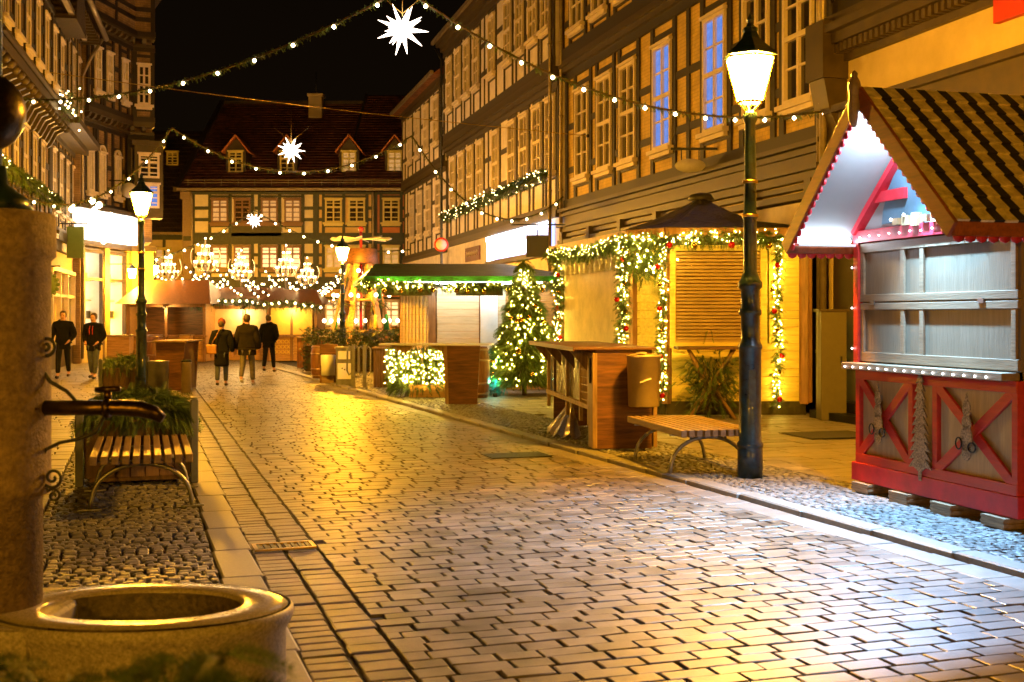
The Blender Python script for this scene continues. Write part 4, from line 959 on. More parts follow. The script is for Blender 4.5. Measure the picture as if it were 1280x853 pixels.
# roof: slopes run along depth (local y) from -OV to D_
def slope(sgn):
    xe = -oe if sgn < 0 else W+oe; n_ = 1
    a = Vector((xe,-OV,ze)); b_ = Vector((xm,-OV,zr)); d = b_-a; L = d.length; d.normalize(); nrm = Vector((-d.z,0,d.x))*(1 if sgn < 0 else -1)
    if nrm.z < 0: nrm = -nrm
    return a,b_,d,L,nrm
for sgn in (-1,1):
    a,b_,d,L,nrm = slope(sgn)
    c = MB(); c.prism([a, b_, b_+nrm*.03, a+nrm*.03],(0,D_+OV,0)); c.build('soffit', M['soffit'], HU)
    # shingles in rows; each column alternates by stripe
    c = MB(); rows = 12; cw = .108; nc = int((D_+OV)/cw)
    for r_ in range(rows):
        for k in range(nc):
            y0 = -OV+k*cw; p = a+d*(L*r_/rows-.02)+nrm*.058; q = a+d*(L*(r_+1)/rows+.02)+nrm*.034
            st = k % 2; y0 += .007*math.sin(r_*1.1)+(.008 if st else 0)
            j = random.uniform(-.008,.008); p = p - d*abs(j)
            y1 = y0+cw-.002-(.012 if st else -.010); t_ = nrm*.022
            c.add([(p.x,y0,p.z),(p.x,y1,p.z),(q.x,y1,q.z),(q.x,y0,q.z),(p.x-t_.x,y0,p.z-t_.z),(p.x-t_.x,y1,p.z-t_.z),(q.x-t_.x,y1,q.z-t_.z),(q.x-t_.x,y0,q.z-t_.z)],
                  [(0,1,2,3),(4,7,6,5),(0,4,5,1),(1,5,6,2),(2,6,7,3),(3,7,4,0)],None,1 if st else 0)
    c.build('shingles', [M['shc'],M['shd']], HU)
    c = MB(); yb = -OV-.02
    c.prism([a-nrm*.10-d*.05, b_-nrm*.10, b_+nrm*.05, a+nrm*.05-d*.05],(0,-.035,0)); c.b2(min(a.x,a.x+.0)-.03,a.x+.03,-OV,D_,ze-.1,ze+.03); c.build('bargeboard', M['fascia'], HU, bevel=.004)
    c = MB(); ns = 20
    for k in range(ns):
        p = a+d*(L*(k+.5)/ns)-nrm*.10; c.lathe([(.035,-.012),(.035,.012)],8,(0,0,0),Matrix.Translation((p.x,yb+.015,p.z)) @ Matrix.Rotation(PI/2,4,'X'))
    c.build('scalloped_trim', M['redv'], HU); c = MB()
    for k in range(28):
        c.lathe([(.05,-.01),(.05,.01)],8,(0,0,0),Matrix.Translation((a.x,-OV+.05+k*.104,ze-.1)) @ Matrix.Rotation(PI/2,4,'Y'))
    c.build('scalloped_trim', M['redv'], HU)
c = MB(); c.lathe([(.02,-.30),(.05,-.24),(.06,-.12),(.045,-.02),(.06,.05),(.05,.1),(.025,.14),(.03,.17),(.005,.2)],8,(xm,-OV-.06,zr-.02)); c.build('carved_finial', M['hframe'], HU)
c = MB(); c.tube([(-.02,-OV+.06,ze+.02),(-.02,-.1,ze+.02)],.022,8); c.build('led_tube', M['led'], HU)
c = MB(); c.b2(-.07,.04,-OV+.03,-.07,ze-.035,ze-.01); c.build('tube_holder', M['white'], HU)
fl = MB(); fl.box((xm,-.42,zr-.17),(.14,.1,.05)); fl.build('spot_fixture', M['white'], HU)
c = MB()
for x,k in ((.2,4),(.85,5),(1.5,5),(2.2,4)):
    for i in range(k): c.box((x,.05,.085-.022*i+.0),(.3-.02*(i%2),.35,.02))
c.each('wood_block', M['block'], HU)
# cut-out ornaments fixed to the lower panel
for xx in (.47,1.82):
    o = thing('cutout_ornament','gingerbread shaped plywood cut-out on the '+('left' if xx < 1 else 'right')+' red cross of the hut','ornament',tuple(HU.matrix_basis @ Vector((xx,-.085,.42))),hrz,'plywood cut-outs on the hut front')
    c = MB(); T = Matrix.Rotation(PI/2,4,'X')
    for zc,rx,rz_ in ((.52,.052,.075),(.40,.06,.07),(.27,.075,.11),(.15,.06,.07)): c.lathe([(1,0),(1,.014)],16,(0,zc,0),T @ Matrix.Scale(1,4)) if False else c.prism([(rx*math.cos(a),0,zc+rz_*math.sin(a)) for a in np.linspace(0,2*PI,17)[:-1]],(0,-.012,0))
    c.prism([(-.02,0,.58),(.02,0,.58),(0,0,.66)],(0,-.012,0)); c.build('figure', M['silver'], o)
    c = MB(); c.tube([(.09+.05*math.cos(a),-.02,.2+.04*math.sin(a)) for a in np.linspace(0,2*PI,14)],.008,6); c.tube([(-.09+.04*math.cos(a),-.02,.22+.05*math.sin(a)) for a in np.linspace(0,2*PI,14)],.007,6); c.each('wire_loop', M['iron'], o)
o = thing('cutout_ornament','tall jagged fir tree cut-out between the two red crosses of the hut','ornament',tuple(HU.matrix_basis @ Vector((1.115,-.06,.24))),hrz,'plywood cut-outs on the hut front')
pl = [(0,.98)]; 
for i in range(1,12):
    h_ = .96-i*.077; w_ = .02+.0118*i; pl += [(w_+.028,h_),(w_*.62,h_+.012)]
pr_ = [(x,z) for x,z in pl]; le_ = [(-x,z-.01) for x,z in reversed(pl[1:])]
c = MB(); c.prism([(x,0,z) for x,z in pr_+[(.02,.08),(.02,0),(-.02,0),(-.02,.08)]+le_],(0,-.012,0)); c.build('figure', M['silver'], o)

# the hut's own spotlight under the ridge
light('gable_lamp','POINT',(xm,-.36,zr-.26),120,(.62,.80,1.0),.05,HU)
sp = light('gable_spot','SPOT',(xm,-.36,zr-.24),3300,(.26,.58,1.0),.035,HU); sp.data.spot_size = R(100); sp.data.spot_blend = 1; sp.rotation_euler = (R(-17),R(-10),0)

# ------------------------------------------------------------------ green roofed kiosk
k2 = (-.5,29.5); K2 = thing('market_kiosk','pale board kiosk with flat green roof and brightly lit front behind counter','kiosk',(k2[0],k2[1],0))
FP = [(-2.95,31.6),(-1.87,28.0),(1.1,28.0),(.3,31.6)]
def boards(parent, T, L, z0, z1, m, h=.14, name='board_wall', x0=0, grid=False):
    c = MB(); z = z0
    while z < z1: c.b2(x0,L,random.uniform(-.004,.004),.05,z,min(z1,z+h-.008),T); z += h
    if grid:
        for x in np.arange(x0+.3,L,.42): c.b2(x-.02,x+.02,-.025,-.005,z0,z1,T)
    return c.build(name, M[m], parent)
T,L = frame2(FP[0],FP[1],k2); boards(K2,T,L,.05,2.6,'kwhite',.16,grid=True)
T,L = frame2(FP[1],FP[2],k2); boards(K2,T,1.12,.05,2.6,'kwhite',.17,x0=.12)
boards(K2,T,1.72,.05,2.6,'kwhite',.16,x0=1.55,grid=True); boards(K2,T,L,.05,2.6,'kboardr',.16,x0=1.74)
c = MB(); c.b2(1.13,1.54,-.01,.05,.05,2.6,T); c.build('white_door', M['white'], K2)
c = MB(); c.b2(-.08,.1,-.05,.1,0,2.6,T); c.b2(1.1,1.13,-.03,.05,0,2.6,T); c.b2(L-.1,L,-.05,.1,0,2.6,T); c.each('corner_post', M['ktrim'], K2)
T,L = frame2(FP[2],FP[3],k2); boards(K2,T,L,.05,2.6,'kboardr'); T,L = frame2(FP[3],FP[0],k2); boards(K2,T,L,.05,2.6,'kboardr')
EV = [(-3.3,26.9),(1.5,26.9),(.6,32.6),(-4.3,32.6)]
c = MB(); e4 = [(x-k2[0],y-k2[1],2.66) for x,y in EV]; rd = [(-3.0,1.2,3.1),(.3,1.2,3.1)]
c.add(e4+rd+[(x,y,z-.06) for x,y,z in e4],[(0,1,5,4),(1,2,5),(2,3,4,5),(3,0,4),(0,6,7,1),(1,7,8,2),(2,8,9,3),(3,9,6,0),(6,9,8,7)]); c.build('roof', M['gtarp'], K2)
c = MB()
for i in range(4): 
    a = e4[i]; b = e4[(i+1)%4]; c.bar((a[0],a[1],2.6),(b[0],b[1],2.6),.03,.12)
c.build('green_valance', M['ggreen'], K2)
for x0,x1 in ((-2.85,-1.80),(-1.26,-.2)):
    o = thing('sign_board','dark olive board hanging under the green eaves, '+('left one of the two' if x0 < -2 else 'right one of the two'),'sign',((x0+x1)/2,26.92,2.22),0,'dark boards under the green roof'); c = MB(); c.b2(-(x1-x0)/2,(x1-x0)/2,-.02,.02,0,.3); c.build('board', M['olive'], o); c = MB(); c.b2(-.4,-.38,-.01,.01,.3,.4); c.b2(.38,.4,-.01,.01,.3,.4); c.build('hook', M['iron'], o)
G = thing('fir_garland','lit fir garland with gold baubles under the green kiosk roof','garland',(0,0,0))
garland(G,[(-3.5,28.2,2.5),(-3.3,26.85,2.5),(-1,26.82,2.44),(1.4,26.85,2.48)],.09,240,130,r_l=.014,m='fairy',sl=.16,baubles=0)
for i in range(12):
    b = MB(); b.ball((0,0,0),.062,12); b.build('bauble', M['goldball'], G, loc=(-3.2+i*.38+random.uniform(-.08,.08),26.74,2.33+random.uniform(-.03,.03)))
c = MB(); c.tube([(-1.9,-2.0,2.52),(1.2,-2.0,2.52)],.03,6); c.build('led_tube', emis('kiosk_led',(.96,1,1),42), K2)
# string of festoon bulbs on the ground cable etc. omitted: ground cable
o = thing('bar_counter','dark brown plywood bar counter with long top beside the light covered fir box','counter',(-1.34,23.6,GZ),R(-8))
c = MB(); pr3 = [(.06,0,0),(.66,0,0),(.72,0,1.14),(0,0,1.14)]; c.prism(pr3,(0,.04,0)); c.each('end_panel', M['ply'], o)
c = MB(); c.prism([(-.01,-.01,0),(.06,-.01,0),(.02,-.01,1.14),(-.05,-.01,1.14)],(0,.4,0),Matrix.Translation((.04,0,0))); c.each('leg_board', M['plyedge'], o)
c = MB(); c.b2(-1.3,.9,-.05,.65,1.15,1.18); c.build('counter_top', M['white'], o); c = MB()
for x in (-1.1,-.3): c.prism([(x,.1,1.14),(x+.5,.1,1.14),(x+.3,.1,.98)],(0,.05,0))
c.each('top_bracket', M['plyedge'], o)
c = MB(); c.lathe([(.07,0),(.07,.014)],16,(0,0,0),Matrix.Translation((-.012,.1,.92)) @ Matrix.Rotation(-PI/2,4,'Y'),ex=1.6,ey=.6); c.build('handle_hole', M['joint'], o)
# lit fir hedge box
o = thing('fir_hedge_box','fir branches in wooden box covered in dense warm fairy lights','planter',(-1.98,25.6,GZ))
c = MB(); c.box((.25,0,.14),(.9,.5,.26)); c.build('box', M['kboardr'], o)
n = 1300; P = np.c_[rng.uniform(-.6,.62,n),rng.uniform(-.3,.3,n),rng.uniform(.15,1.05,n)]; P[:,1] *= (1.1-.3*P[:,2]); fir('fir_branches', P, np.c_[P[:,0],P[:,1]*2-.3,rng.uniform(-.8,.5,n)], .2, M['fir'], o)
n = 230; P = np.c_[rng.uniform(-.72,.7,n),-.33+rng.normal(0,.06,n),rng.uniform(.3,1.02,n)]; lights(o, P, .009, 'fairy')
def barrel(label,x,y,h=1.08,r=.3,group=None):
    o = thing('barrel',label,'barrel',(x,y,GZ),0,group); c = MB(); c.lathe([(r*.82,0),(r*.95,h*.22),(r,h*.5),(r*.95,h*.78),(r*.82,h),(r*.78,h),(r*.78,h-.03)],24); c.build('body', M['barrel'], o)
    for f in (.06,.26,.72,.92):
        rr = r*(1-.18*abs(2*f-1)**2)+.006; c = MB(); c.lathe([(rr,0),(rr,.045)],24,(0,0,h*f)); c.build('hoop', M['hoop'], o)
barrel('dark wooden barrel with pale hoops behind the brown counter', -.77,25.5)
def xmas_tree(label,x,y,h,r,n,nl,m='fir',lm='fairy',baub=8,cat='christmas tree',name='christmas_tree'):
    o = thing(name,label,cat,(x,y,GZ)); c = MB(); c.lathe([(.05,0),(.04,h*.5),(.01,h)],8); c.build('trunk', M['twig'], o)
    z = h*(1-np.sqrt(rng.uniform(0.0,.92,n)))+.15; a = rng.uniform(0,2*PI,n); tiers = 1+.22*np.sin(z*14); rr = r*(1-z/h)*tiers*rng.uniform(.25,1,n)**.5
    P = np.c_[rr*np.cos(a),rr*np.sin(a),z]; fir('crown', P, np.c_[np.cos(a),np.sin(a),rng.uniform(-.45,.35,n)], .24, M[m], o)
    z = rng.uniform(.2,h*.95,nl); a = rng.uniform(-PI,0,nl); rr = r*(1-z/h)*1.12+.03; lights(o, np.c_[rr*np.cos(a),rr*np.sin(a),z+.05], .010, lm)
    for k in range(baub):
        z_ = random.uniform(.4,h*.8); a_2 = random.uniform(-PI+.3,-.3); q = r*(1-z_/h)*1.15+.05; b = MB(); b.ball((0,0,0),.055,12); b.build('bauble', M['goldball'], o, loc=(q*math.cos(a_2),q*math.sin(a_2),z_))
    return o
xmas_tree('lit christmas tree with gold baubles between the two kiosks', .27,26.2,2.85,.82,5200,230,m='firlit',baub=14)
o = thing('fir_bundle','narrow turquoise lit fir bundle beside the barrel and christmas tree','shrub',(-.36,26.0,GZ))
n = 360; P = np.c_[rng.normal(0,.1,n),rng.normal(0,.08,n),rng.uniform(.05,1.05,n)]; fir('needles',P,rng.normal(size=(n,3))+[0,-.4,-.3],.16,M['firteal'],o)
light('turquoise_lamp','POINT',(0,-.35,.35),5,(.1,1,.85),.03,o); c = MB(); c.lathe([(.05,0),(.06,.08)],10,(0,-.35,.0)); c.build('floor_light', M['iron'], o)

# far right pavement furniture
def wooden_bin(label,x,y,w,h):
    o = thing('wooden_bin',label,'bin',(x,y,GZ)); c = MB(); k = 7
    for i in range(k): c.box((-w/2+w*(i+.5)/k,-w/2,h/2),(w/k-.012,.03,h)); c.box((-w/2+w*(i+.5)/k,w/2,h/2),(w/k-.012,.03,h)); c.box((-w/2,-w/2+w*(i+.5)/k,h/2),(.03,w/k-.012,h)); c.box((w/2,-w/2+w*(i+.5)/k,h/2),(.03,w/k-.012,h))
    c.build('slatted_body', M['plank'], o); c = MB(); c.box((0,0,h+.03),(w+.1,w+.1,.06)); c.box((0,0,h+.1),(w*.6,w*.6,.09)); c.build('lid', M['block'], o, bevel=.02)
wooden_bin('square slatted brown waste bin beside the lit fir hedge',-3.1,29.4,.5,.92)
def rack(label,x,y):
    o = thing('bicycle_rack',label,'bicycle rack',(x,y,GZ),0,'grey hoop stands on the kerb'); c = MB(); c.box((0,0,.52),(.09,.05,1.04)); c.lathe([(.09,0),(.09,.02)],12); c.build('post', M['steel'], o, bevel=.008)
    for s_ in (-1,1):
        c = MB(); c.tube([(s_*.05,0,.95),(s_*.09,-.02,1.0),(s_*.14,-.02,.95),(s_*.15,-.02,.4),(s_*.1,-.02,.3),(s_*.05,0,.34)],.022,8); c.build('hoop', M['steel'], o)
rack('grey steel hoop stand next to the white cabinet',-3.86,29.2); rack('grey steel hoop stand nearer the wooden bin',-3.55,28.9)
o = thing('utility_cabinet','pale grey utility cabinet behind the grey hoop stands','cabinet',(-4.2,30.2,GZ)); c = MB(); c.box((0,0,.45),(.42,.3,.9)); c.build('body', M['steel'], o, bevel=.01)
c = MB(); c.box((0,-.16,.75),(.3,.02,.2)); c.box((0,-.16,.35),(.34,.015,.4)); c.build('door', M['white'], o); c = MB(); c.box((0,0,.93),(.48,.36,.06)); c.build('cap', M['steel'], o, bevel=.01)
for k in range(3): 
    c = MB(); c.box((-.05+.06*k,-.172,.42-.03*(k%2)),(.03,.006,.03)); c.build('sticker', M['olive'], o)
o = thing('litter_bin','white and orange litter bin left of the pale cabinet','bin',(-4.75,31.0,GZ)); c = MB(); c.lathe([(.16,.2),(.18,.2),(.19,.72),(.17,.73)],20); c.build('drum', M['white'], o); c = MB(); c.box((0,.1,.5),(.45,.1,1.0)); c.build('back_board', M['ply'], o); c = MB(); c.box((0,.05,.1),(.3,.25,.2)); c.build('foot', M['block'], o)
barrel('tan barrel standing behind the litter bin near the hedge',-5.35,33.5,.92,.27,'barrels at the market'); 
o = thing('hedge','long dark green clipped hedge in front of the wooden pyramid','hedge',(-4.6,37.5,0))
n = 3200; P = np.c_[rng.uniform(-1.9,1.5,n),rng.uniform(-.5,.5,n),rng.uniform(.1,1.35,n)+rng.normal(0,.05,n)]; fir('leaves',P,rng.normal(size=(n,3))+[0,-.2,.6],.17,M['hedge'],o,width=1.6)
c = MB(); c.box((-.2,0,.45),(3.2,.7,.8)); c.build('stems', M['twig'], o)

# electric cabinet by the cream house
o = thing('utility_cabinet','tall olive metal cabinet beside the yellow kiosk','cabinet',(5.32,20.0,GZ)); c = MB(); c.box((0,0,.9),(.42,.35,1.8)); c.build('body', M['cabinet'], o, bevel=.01); c = MB(); c.box((0,0,1.82),(.48,.41,.04)); c.build('lid', M['mould'], o); c = MB(); c.box((.12,-.18,1.0),(.03,.015,.12)); c.build('handle', M['iron'], o)
o = thing('door_mat','dark rectangular mat on the pavement beside the hut','mat',(4.6,17.3,GZ+.006),R(16)); c = MB(); c.box((0,0,.008),(1.1,.9,.012)); c.build('rubber_pad', M['joint'], o); c = MB(); c.box((0,0,.006),(1.16,.96,.008)); c.build('edge', M['iron'], o)
# gully grate in the left gutter
o = thing('drain_grate','small iron drain grate in the left gutter stones','drain cover',(-1.73,9.1,.004),R(18.4))
c = MB(); c.b2(-.23,-.2,-.13,.13,0,.014); c.b2(.2,.23,-.13,.13,0,.014); c.b2(-.2,.2,-.13,-.105,0,.014); c.b2(-.2,.2,.105,.13,0,.014); c.build('rim', M['brass'], o)
c = MB()
for k in range(8): c.b2(-.2+k*.052,-.175+k*.052,-.105,.105,0,.011)
c.build('bars', M['iron'], o)
o = thing('manhole_cover','flat square access cover in the road in front of the plywood counter','drain cover',(.05,15.1,.004),R(18.4)); c = MB(); c.box((0,0,.003),(.75,.5,.008)); c.build('plate', M['slab'], o); c = MB(); c.b2(-.39,-.375,-.26,.26,0,.01); c.b2(.375,.39,-.26,.26,0,.01); c.b2(-.375,.375,-.26,-.25,0,.01); c.build('rim', M['iron'], o)

# ------------------------------------------------------------------ left pavement furniture
o = thing('bar_counter','tapered orange brown plywood counter box right of the left street lamp','counter',(-7.95,27.9,GZ)); c = MB(); c.prism([(-.28,0,0),(.28,0,0),(.34,0,1.12),(-.34,0,1.12)],(0,.05,0)); c.prism([(-.28,1.2,0),(.28,1.2,0),(.34,1.2,1.12),(-.34,1.2,1.12)],(0,.05,0)); c.each('end_panel', M['ply'], o); c = MB(); c.b2(-.4,.4,-.05,1.4,1.121,1.16); c.build('counter_top', M['plyedge'], o); c = MB(); c.b2(.24,.28,.05,1.2,0,1.1); c.build('side_panel', M['ply'], o)
o = thing('litter_bin','grey metal drum bin at the foot of the left street lamp','bin',(-7.72,26.2,GZ)); c = MB(); c.lathe([(.22,0),(.22,.72),(.23,.725),(.23,.75),(.21,.75),(.2,.7)],24); c.build('drum', M['steel'], o); c = MB(); c.box((-.25,.05,.42),(.05,.08,.84)); c.build('post', M['greypost'], o)
o = thing('litter_bin','narrow dark bin standing behind the grey drum bin','bin',(-7.3,26.9,GZ)); c = MB(); c.lathe([(.11,0),(.11,.66),(.12,.67),(.12,.7)],16); c.build('drum', M['bin'], o); c = MB(); c.lathe([(.125,0),(.1,.05)],16,(0,0,.7)); c.build('lid', M['iron'], o)

# ------------------------------------------------------------------ market in the square
def stall(label, x, y, w, dpt, h, rh, front, roofm='barrel', sh=None, overhang=.35):
    o = thing('market_stall',label,'market stall',(x,y,GZ),0,'wooden stalls in the square')
    c = MB(); c.b2(0,w,.1,.15,0,.95); c.b2(0,.05,.15,dpt,0,h); c.b2(w-.05,w,.15,dpt,0,h); c.b2(.05,w-.05,dpt-.05,dpt,0,h); c.build('body', M['marketw'], o)
    c = MB()
    for px_ in (.0,w*.5,w): c.b2(px_-.05,px_+.05,.0,.1,0,h)
    c.b2(-.05,w+.05,-.02,.1,h-.12,h); c.b2(-.1,w+.1,-.08,.12,.93,1.0); c.build('frame', M['ktrim'], o)
    c = MB()
    if front == 'panels':
        for a,b in ((.08,w*.5-.08),(w*.5+.08,w-.08)): c.b2(a,b,.06,.09,1.02,h-.14)
        c.build('white_panel', M['marketp'], o)
    elif front == 'shutter': c.b2(.12,w-.12,.03,.07,1.02,h-.15); c.build('yellow_shutter', M['markety'], o)
    else: c.b2(.1,w-.1,dpt*.5,dpt*.5+.05,1.0,h-.1); c.build('inner_wall', M['ply'], o)
    c = MB()
    if front == 'shutter':
        for s0 in (.18,w*.5+.1):
            c = MB()
            for i in range(5):
                for j in range(3): c.bar((s0+.1+i*.15,.08,.28+j*.2),(s0+.22+i*.15,.08,.42+j*.2),.03,.03); c.bar((s0+.22+i*.15,.075,.28+j*.2),(s0+.1+i*.15,.075,.42+j*.2),.03,.03)
            c.build('lattice_panel', M['markety'], o)
    c = MB(); ov = overhang; c.add([(-ov,-ov-.1,h),(w+ov,-ov-.1,h),(w+ov,dpt+ov,h),(-ov,dpt+ov,h),(.2,dpt*.5,h+rh),(w-.2,dpt*.5,h+rh)],[(0,1,5,4),(1,2,5),(2,3,4,5),(3,0,4),(0,3,2,1)]); c.build('roof', M[roofm], o)
    c = MB(); c.lathe([(.03,.1),(.09,0)],10,(w*.5,-.2,h-.16)); c.build('added_eave_lamp', M['iron'], o)  # housing for the added lamp below
    light('added_eave_light','POINT',(w*.5,-.32,h-.26),55,(1,.62,.18),.06,o)  # added lamp under each eave to brighten the stall front
    return o
stall('market stall with two white panels and arched light trim in the square centre', -12.05,47.2,3.0,2.5,2.15,.75,'panels')
stall('market stall with yellow shutter and lattice base right of the white panels', -9.45,46.4,1.85,2.3,2.2,.6,'shutter')
stall('open market stall with tall orange sloping roof at the left of the square', -14.6,45.6,2.9,3.0,2.2,.95,'open',roofm='barrel')
G = thing('fir_garland','lit garland along the roof edge of the white panelled stall','garland',(0,0,0)); Ls = [(-12.5,46.65,2.2),(-11.4,46.6,2.35),(-10.3,46.6,2.35),(-9.5,46.0,2.2),(-8.6,45.8,2.3),(-7.3,45.8,2.1)]
garland(G,Ls,.14,120,1,r_l=.03,m='fairyfar',sl=.22); lights(G,[tuple(p) for p in path(Ls,.27)],.055,'bulbfar',name='bulb')
barrel('pale barrel beside the open orange roofed stall',-13.3,44.6,1.05,.36,'barrels at the market')
o = thing('crate_table','plain orange wooden counter box in front of the white panelled stall','counter',(-12.3,45.3,GZ)); c = MB(); c.box((0,0,.5),(.42,.4,1.0)); c.build('box', M['marketw'], o); c = MB(); c.box((0,0,1.02),(.5,.5,.04)); c.build('counter_top', M['plyedge'], o)
o = thing('bar_counter','orange wooden counter with pale top by the open stall','counter',(-14.1,43.2,GZ)); c = MB(); c.box((0,0,.5),(.8,.5,1.0)); c.build('box', M['marketw'], o); c = MB(); c.box((0,0,1.03),(.95,.6,.05)); c.build('counter_top', M['plyedge'], o)
o = thing('crate_table','brown counter box left of the hedge near the yellow shuttered stall','counter',(-6.6,40.5,GZ)); c = MB(); c.box((0,0,.5),(1.2,.6,1.0)); c.build('box', M['barrel'], o); c = MB(); c.box((0,0,1.02),(1.3,.7,.04)); c.build('counter_top', M['plyedge'], o)
# chandelier posts
CH = thing('light_chandelier','tiered glowing chandelier on a post, leftmost of the five','chandelier',(0,0,0),0,'glowing chandeliers over the market')
c = MB(); c.tube([(0,0,0),(0,0,4.3)],.05,8); c.build('post', M['mould'], CH)
c = MB()
for r_,z,nb in ((.5,4.15,10),(.34,4.5,8),(.18,4.85,6)):
    for k in range(nb):
        a = 2*PI*k/nb; c.tube([(0,0,z-.25),(r_*.6*math.cos(a),r_*.6*math.sin(a),z-.3),(r_*math.cos(a),r_*math.sin(a),z-.1),(r_*.9*math.cos(a),r_*.9*math.sin(a),z+.08)],.018,5)
c.tube([(0,0,4.2),(0,0,5.3)],.04,6)
for sx in (-1,1): c.tube([(sx*(.52+.12*math.sin(a)),0,4.5-.35*math.cos(a)) for a in np.linspace(0,PI,9)],.015,5)
c.build('glowing_arms', M['dimwin'], CH)
me = bulbmesh(.048,'chand')
for r_,z,nb in ((.47,4.27,10),(.31,4.62,8),(.16,4.97,5),(.0,5.3,1)):
    for k in range(nb): a = 2*PI*k/nb; put('bulb', me, CH, (r_*math.cos(a),r_*math.sin(a),z))
pos = [(-14.6,51,.86,''),(-12.9,50.5,.95,'tallest tiered glowing chandelier, second from left'),(-11.5,51,.86,'tiered glowing chandelier, middle of the five'),(-9.6,51,.9,'tiered glowing chandelier, fourth from left'),(-9.05,53,.82,'smallest tiered glowing chandelier, rightmost of the five')]
light('chandelier_lamp','POINT',(0,0,4.62),260,(1,.60,.22),.25,CH)
CH.location = (pos[0][0],pos[0][1],0); CH.scale = (.86,)*3
for x,y,s_,lb in pos[1:]: copy_tree(CH,None,(x,y,0),.3,lb,s_)
def catenary(a,b,sag,n=24):
    a = np.array(a,float); b = np.array(b,float); t = np.linspace(0,1,n)[:,None]; p = a*(1-t)+b*t; p[:,2] -= 4*sag*(t*(1-t))[:,0]; return p
def festoon(label, a, b, sag, nb, r=.037, m='bulb', cord=.019, drop=.05, group='festoon strings across the street', fuzz=True, cm='fir'):
    P = catenary(a,b,sag,40); o = thing('string_lights',label,'string lights',tuple(P[0]),0,group); Q = P-P[0]
    c = MB(); c.tube([tuple(q) for q in Q],cord,6); c.build('cable', M['yellowstripe'] if not fuzz else M['twig'], o)
    if fuzz:
        L = np.linalg.norm(Q[1:]-Q[:-1],axis=1).sum(); n = int(L*75); k = rng.integers(0,len(Q)-1,n); f = rng.uniform(0,1,n)[:,None]; O = Q[k]*(1-f)+Q[k+1]*f; d = rng.normal(size=(n,3))+(Q[k+1]-Q[k])*3
        fir('fir_trim', O, d, .09, M['fir'], o, width=1.3)
    t = (np.arange(nb)+.5)/nb; i = t*39; k = i.astype(int); f = (i-k)[:,None]; B = Q[k]*(1-f)+Q[np.minimum(k+1,39)]*f; B[:,2] -= drop
    lights(o, B, r, m, name='bulb'); return o
def W3(px,py,d): return ((px-640)/1500*d, d, H+(396-py)/1500*d)
festoon('fir wrapped festoon swag in the upper left sky leading to the big star', (-13.4,28.5,7.2), W3(500,-12,20), .9, 14)
festoon('fir wrapped festoon swag from the big star to the lamp side wall', W3(512,-10,20), W3(1047,136,21.2), .85, 14)
festoon('festoon swag above the left lamp joining the far left shops', W3(30,246,30), W3(215,160,33), .9, 8)
festoon('festoon swag sagging in front of the long red roof', W3(215,160,33), W3(515,170,33), 1.1, 10)
festoon('festoon swag sagging before the pale timbered house', W3(515,170,33), W3(704,246,34.5), 1.35, 10)
festoon('distant festoon rising from the left lamp to the small star', W3(168,330,50), W3(318,263,56), .35, 9, r=.06, m='bulbfar')
festoon('distant festoon falling from the small star to the pale houses', W3(318,263,56), W3(512,312,56), .7, 11, r=.06, m='bulbfar')
mk = [((226,345),(300,312),1.0),((165,318),(258,340),.7),((258,340),(356,338),1.3),((290,330),(384,345),1.2),((302,345),(430,330),1.5),((210,345),(340,345),1.1),((356,345),(432,338),.9),((180,375),(300,335),.8),((250,352),(400,350),.6),((300,340),(420,372),.7),((230,330),(330,352),.8),((330,335),(410,352),.9),((210,335),(280,352),.9),((190,362),(260,345),.5),((240,338),(390,330),1.6),((265,325),(345,350),1.0),((310,350),(425,345),.9),((345,340),(440,330),1.1),((200,350),(320,348),1.0),((280,360),(400,362),.4),((235,358),(330,362),.4)]
for i,(p,q,s_) in enumerate(mk):
    d1 = 47+2*(i%3); festoon('warm string lights in the dense web above the market stalls', W3(p[0],p[1],d1), W3(q[0],q[1],d1+1.5), s_, 19, r=.042, m='bulbfar', group='web of lights over the market', fuzz=False)
# wires
for lb,a,b in (('thin pale wire across the street carrying the middle star',(-15.0,33,8.8),(2.1,33.2,6.75)),('thin wire across the top carrying the big star',(-12.6,20,7.35),(6.0,20,7.45))):
    P = catenary(a,b,.12,20); o = thing('overhead_wire',lb,'wire',tuple(P[0])); c = MB(); c.tube([tuple(q) for q in P-P[0]],.011,5); c.build('cable', M['brass'], o); c = MB(); c.ball(tuple(P[-1]-P[0]),.05); c.ball((0,0,0),.05); c.build('anchor', M['iron'], o)
# stars
def star(label,px,py,d,r):
    p = W3(px,py,d); o = thing('paper_star',label,'star light',p,0,'glowing stars over the street'); c = MB(); c.lathe([(1e-3,-r*.33),(r*.2,-r*.26),(r*.33,0),(r*.2,r*.26),(1e-3,r*.33)],10)
    gold = (1+5**.5)/2; n = 26; rs = random.Random(5)
    for k in range(n):
        z = 1-2*(k+.5)/n; a = 2*PI*k/gold; d_ = Vector((math.sqrt(1-z*z)*math.cos(a),math.sqrt(1-z*z)*math.sin(a),z)); q = d_.to_track_quat('Z','Y').to_matrix().to_4x4(); l = r*(1 if k%2 else .82)
        c.lathe([(r*.11,r*.26),(.002,l)],4,(0,0,0),q,sm=False)
    c.build('star_body', M['star'], o); c = MB(); c.tube([(0,0,r*.5),(0,0,r*.5+.9)],.006,4); c.tube([(0,0,r*.6),(-r*1.3,0,r*1.7)],.006,4); c.tube([(0,0,r*.6),(r*1.3,0,r*1.7)],.006,4); c.build('hanging_wire', M['brass'], o)
star('large spiky white star hanging high above the street centre',503,37,20,.44)
star('spiky white star hanging in front of the red tiled roof',364,188,33,.38)
star('small distant spiky star against the long timbered house',318,276,56,.38)

